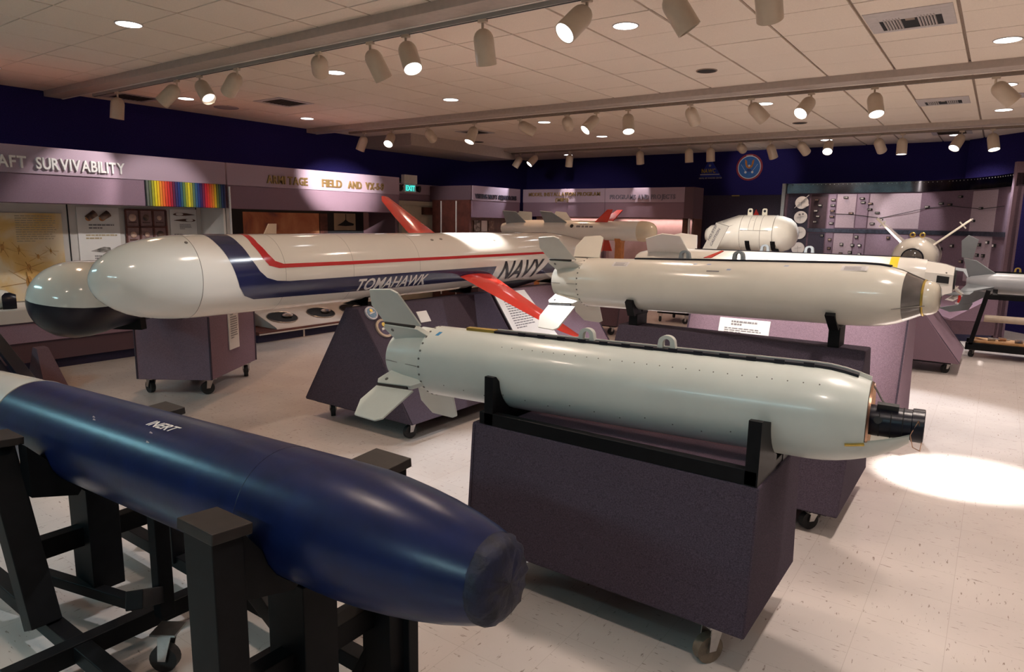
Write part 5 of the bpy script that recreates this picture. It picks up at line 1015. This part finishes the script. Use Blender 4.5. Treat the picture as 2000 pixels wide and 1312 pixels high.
# ------------------------------------------------------------------ winged missile pointing at the viewer
FE = Fr((-.60, 0, 1.285), (-.02, 1, 0))
b = thing('winged_missile', 'cream missile with round glass eyed nose and raised V wings facing the viewer', 'missile', (-.85, 10, 1.06))
G().lathe(FE, [(8.70, .105), (8.705, .125), (8.73, .160), (8.79, .196), (8.88, .219), (9.0, .228), (10.0, .228), (10.25, .19)], 48).make('body', M_bombB, b, smooth=50)
G().lathe(FE, [(8.66, 0), (8.664, .035), (8.68, .075), (8.70, .103)], 32, cap1=False).make('nose_lens', M_glass, b, smooth=60); ring(FE, 8.702, .106, .008, 36).make('lens_ring', M_blackgloss, b)
for a in (-48, 48, 132, 228):
    w_ = fin(b, FE, [(9.35, .20), (9.62, .66), (9.85, .68), (9.95, .20)], a, .022, M_bombB, 'wing')
    d = FE.dir(a); G().bar(FE.pt(9.58, .56, a)-FE.a.cross(d)*.05, FE.pt(9.58, .56, a)+FE.a.cross(d)*.05, .014, .014).make('wing_probe', M_bombB, w_, smooth=0)
for k in (-.05, .05):
    G().torus(FE.pt(9.15, .255, 0)+RX*k, (0, 1, .2), .024, .008, 14, 6).make('hoist_ring', M_gold, b)
G().disc(FE.pt(9.8, .229, -82), FE.dir(-82), .03, .004, 14).make('orange_spot', M_orange, b, smooth=0)
ce_ = prism_y('plum triangular cart under the winged missile at right', 8.9, 10.15, (-1.36, -.22), (-.89, -.69), .13, .78, M_cart)
for y in (9.15, 9.85): G().plate([Vector((FE.pt(y, .2285, a).x, y, FE.pt(y, .2285, a).z)) for a in range(140, 221, 10)]+[Vector((-.70, y, .775)), Vector((-.88, y, .775))], .07, (0, 1, 0)).make('saddle', M_black, ce_, smooth=0)
# ------------------------------------------------------------------ far missile with cream radome and red fins
FG = Fr((0, 9.0, 1.505), (1, 0, 0))
b = thing('radome_missile', 'far white missile with cream radome and small red fins', 'missile', (-5.2, 9.0, 1.36))
G().lathe(FG, [(-6.6, .08), (-6.4, .12), (-6.0, .142), (-4.19, .142)], 40, cap1=False).make('body', M_white, b, smooth=40)
G().lathe(FG, [(-4.188, .146), (-4.12, .147), (-4.06, .140), (-4.0, .118), (-3.965, .085), (-3.945, .045), (-3.94, 0)], 40).make('radome', M_cream, b, smooth=60)
for a, sgn in ((28, 1), (152, 1), (208, 1), (332, 1)): fin(b, FG, [(-4.90, .13), (-4.68, .13), (-4.55, .34), (-4.64, .34)] if a in (28, 332) else [(-4.92, .13), (-4.72, .13), (-4.70, .34), (-4.86, .34)], a, .016, M_red, 'red_fin')
for a in (40, 130, 220, 320): fin(b, FG, [(-5.75, .14), (-5.35, .14), (-5.55, .34), (-5.75, .36)], a, .014, M_greyd, 'rear_fin')
for a in (40, 130, 220, 320): fin(b, FG, [(-6.5, .09), (-6.1, .13), (-6.2, .34), (-6.45, .36)], a, .014, M_greyd, 'tail_fin')
wrap_text(FG, 'US NAVY', -5.12, -4.96, 42, 56, .1432, M_ink, b, 'lettering', .1, 3); [G().strip(FG, [(q0, 62), (q1, 62)], [(q0, 74), (q1, 74)], .1432, 3, 2).make('stencil_mark', M_ink, b, smooth=0, fix=False) for q0, q1 in ((-5.16, -5.09), (-5.07, -5.03), (-5.01, -4.96), (-4.94, -4.88))]
G().disc(FG.pt(-5.24, .143, 66), FG.dir(66), .03, .003, 10).make('insignia', M_dark, b, smooth=0)
ct3 = prism_x('low plum cart with orange post under the radome missile', -6.3, -4.35, (8.75, 9.35), (8.85, 9.25), .14, .60, M_carpet_d)
for x in (-5.9, -4.50): G().box((x-.05, 8.95, .598), (x+.05, 9.05, 1.35)).make('post', M_orange, ct3, smooth=0); G().plate([FG.pt(x, .1435, a) for a in range(140, 221, 10)]+[Vector((x, 9.07, 1.34)), Vector((x, 8.93, 1.34))], .09, (1, 0, 0)).make('saddle', M_orange, ct3, smooth=0)
# ------------------------------------------------------------------ grey bomb on a black rack at the right edge
FF = Fr((0, 10.6, .94), (1, 0, 0))
b = thing('grey_bomb', 'grey finned bomb on the black rack at the right edge', 'bomb', (.6, 10.6, .8))
G().lathe(FF, [(-.30, .05), (-.26, .085), (-.05, .128), (.02, .135), (1.9, .135), (2.1, .1), (2.2, 0)], 40).make('body', M_grey, b, smooth=40)
for a in (20, 110, 200, 290):
    rt = fin(b, FF, [(.02, .12), (-.22, .30), (-.36, .33), (-.28, .06)], a, .018, M_greyd, 'fin_root'); fin(b, FF, [(-.26, .32), (-.38, .34), (-.40, .56), (-.33, .64), (-.22, .58)] if a == 20 else [(-.2, .3), (-.36, .33), (-.58, .40), (-.45, .45), (-.24, .40)], a, .012, M_greyd, 'fin_panel')
raceway(b, FF, [(-.02, .132), (.1, .135), (.35, .135)], -12, 8, .02, M_black, 'raceway'); lug(b, FF, .22, .15, M_gold)
t = thing('weapon_rack', 'black wheeled steel rack with plywood shelf at the right edge', 'rack', (.6, 10.6, 0))
for y in (10.38, 10.82):
    G().bar((-.17, y, .16), (-.05, y, .86), .05, .06).make('upright', M_black, t, smooth=0, bevel=.003); G().bar((1.5, y, .16), (1.4, y, .86), .05, .06).make('upright', M_black, t, smooth=0, bevel=.003)
    G().bar((-.06, y, .78), (1.42, y, .78), .05, .06).make('top_rail', M_black, t, smooth=0); G().bar((-.22, y, .14), (1.55, y, .14), .06, .09).make('base_rail', M_black, t, smooth=0)
for x in (.02, .75, 1.35):
    G().plate([FF.pt(x, .1365, a) for a in range(120, 241, 12)]+[Vector((x, 10.8, .80)), Vector((x, 10.4, .80))], .05, (1, 0, 0)).make('saddle', M_black, t, smooth=0)
for x0, x1 in ((-.14, .62), (.64, 1.45)): G().box((x0, 10.42, .185), (x1, 10.78, .21)).make('plywood_shelf', M_ply, t, smooth=0, bevel=.003)
G().tube((-.06, 10.46, .50), (1.42, 10.46, .50), .045, .045, 16).make('tan_pipe', mat('tan_tube', (.50, .42, .33), .5, var=.1, scale=12), t)
for x, y in ((-.14, 10.4), (1.45, 10.4), (-.14, 10.8), (1.45, 10.8)): caster(t, (x, y, 0), .04, 1.0, M_rubber, top=.093)
for i, (x, y, m, lab) in enumerate(((.06, 10.52, M_steel, 'small silver part lying on the plywood shelf'), (.17, 10.58, M_copper, 'short copper fitting lying on the plywood shelf'), (.34, 10.50, M_photo3, 'reddish brown device lying on the plywood shelf'))):
    q = thing('hardware_piece', lab, 'part', (x, y, .21)); g = G().tube((x-.05, y, .235), (x+.03, y+.01, .235), .024, .02, 12); g.make('barrel', m, q); G().tube((x+.03, y+.01, .235), (x+.07, y+.015, .235), .01, .01, 8).make('tip', M_steel, q)
t = thing('red_pointer', 'small red fin shaped model on the ledge beside the rack', 'model', (-.17, 12.2, .5)); p, dd, n = at_plan(up_from_x(-.08)); c = p+n*.36+UZ*.50
G().plate([c-dd*.03, c+dd*.04, c+dd*.02+UZ*.17, c-dd*.01+UZ*.17], .02).make('fin', M_red, t, smooth=0); G().bar(c-dd*.06, c+dd*.07, .05, .02).make('foot', M_paper, t, smooth=0)
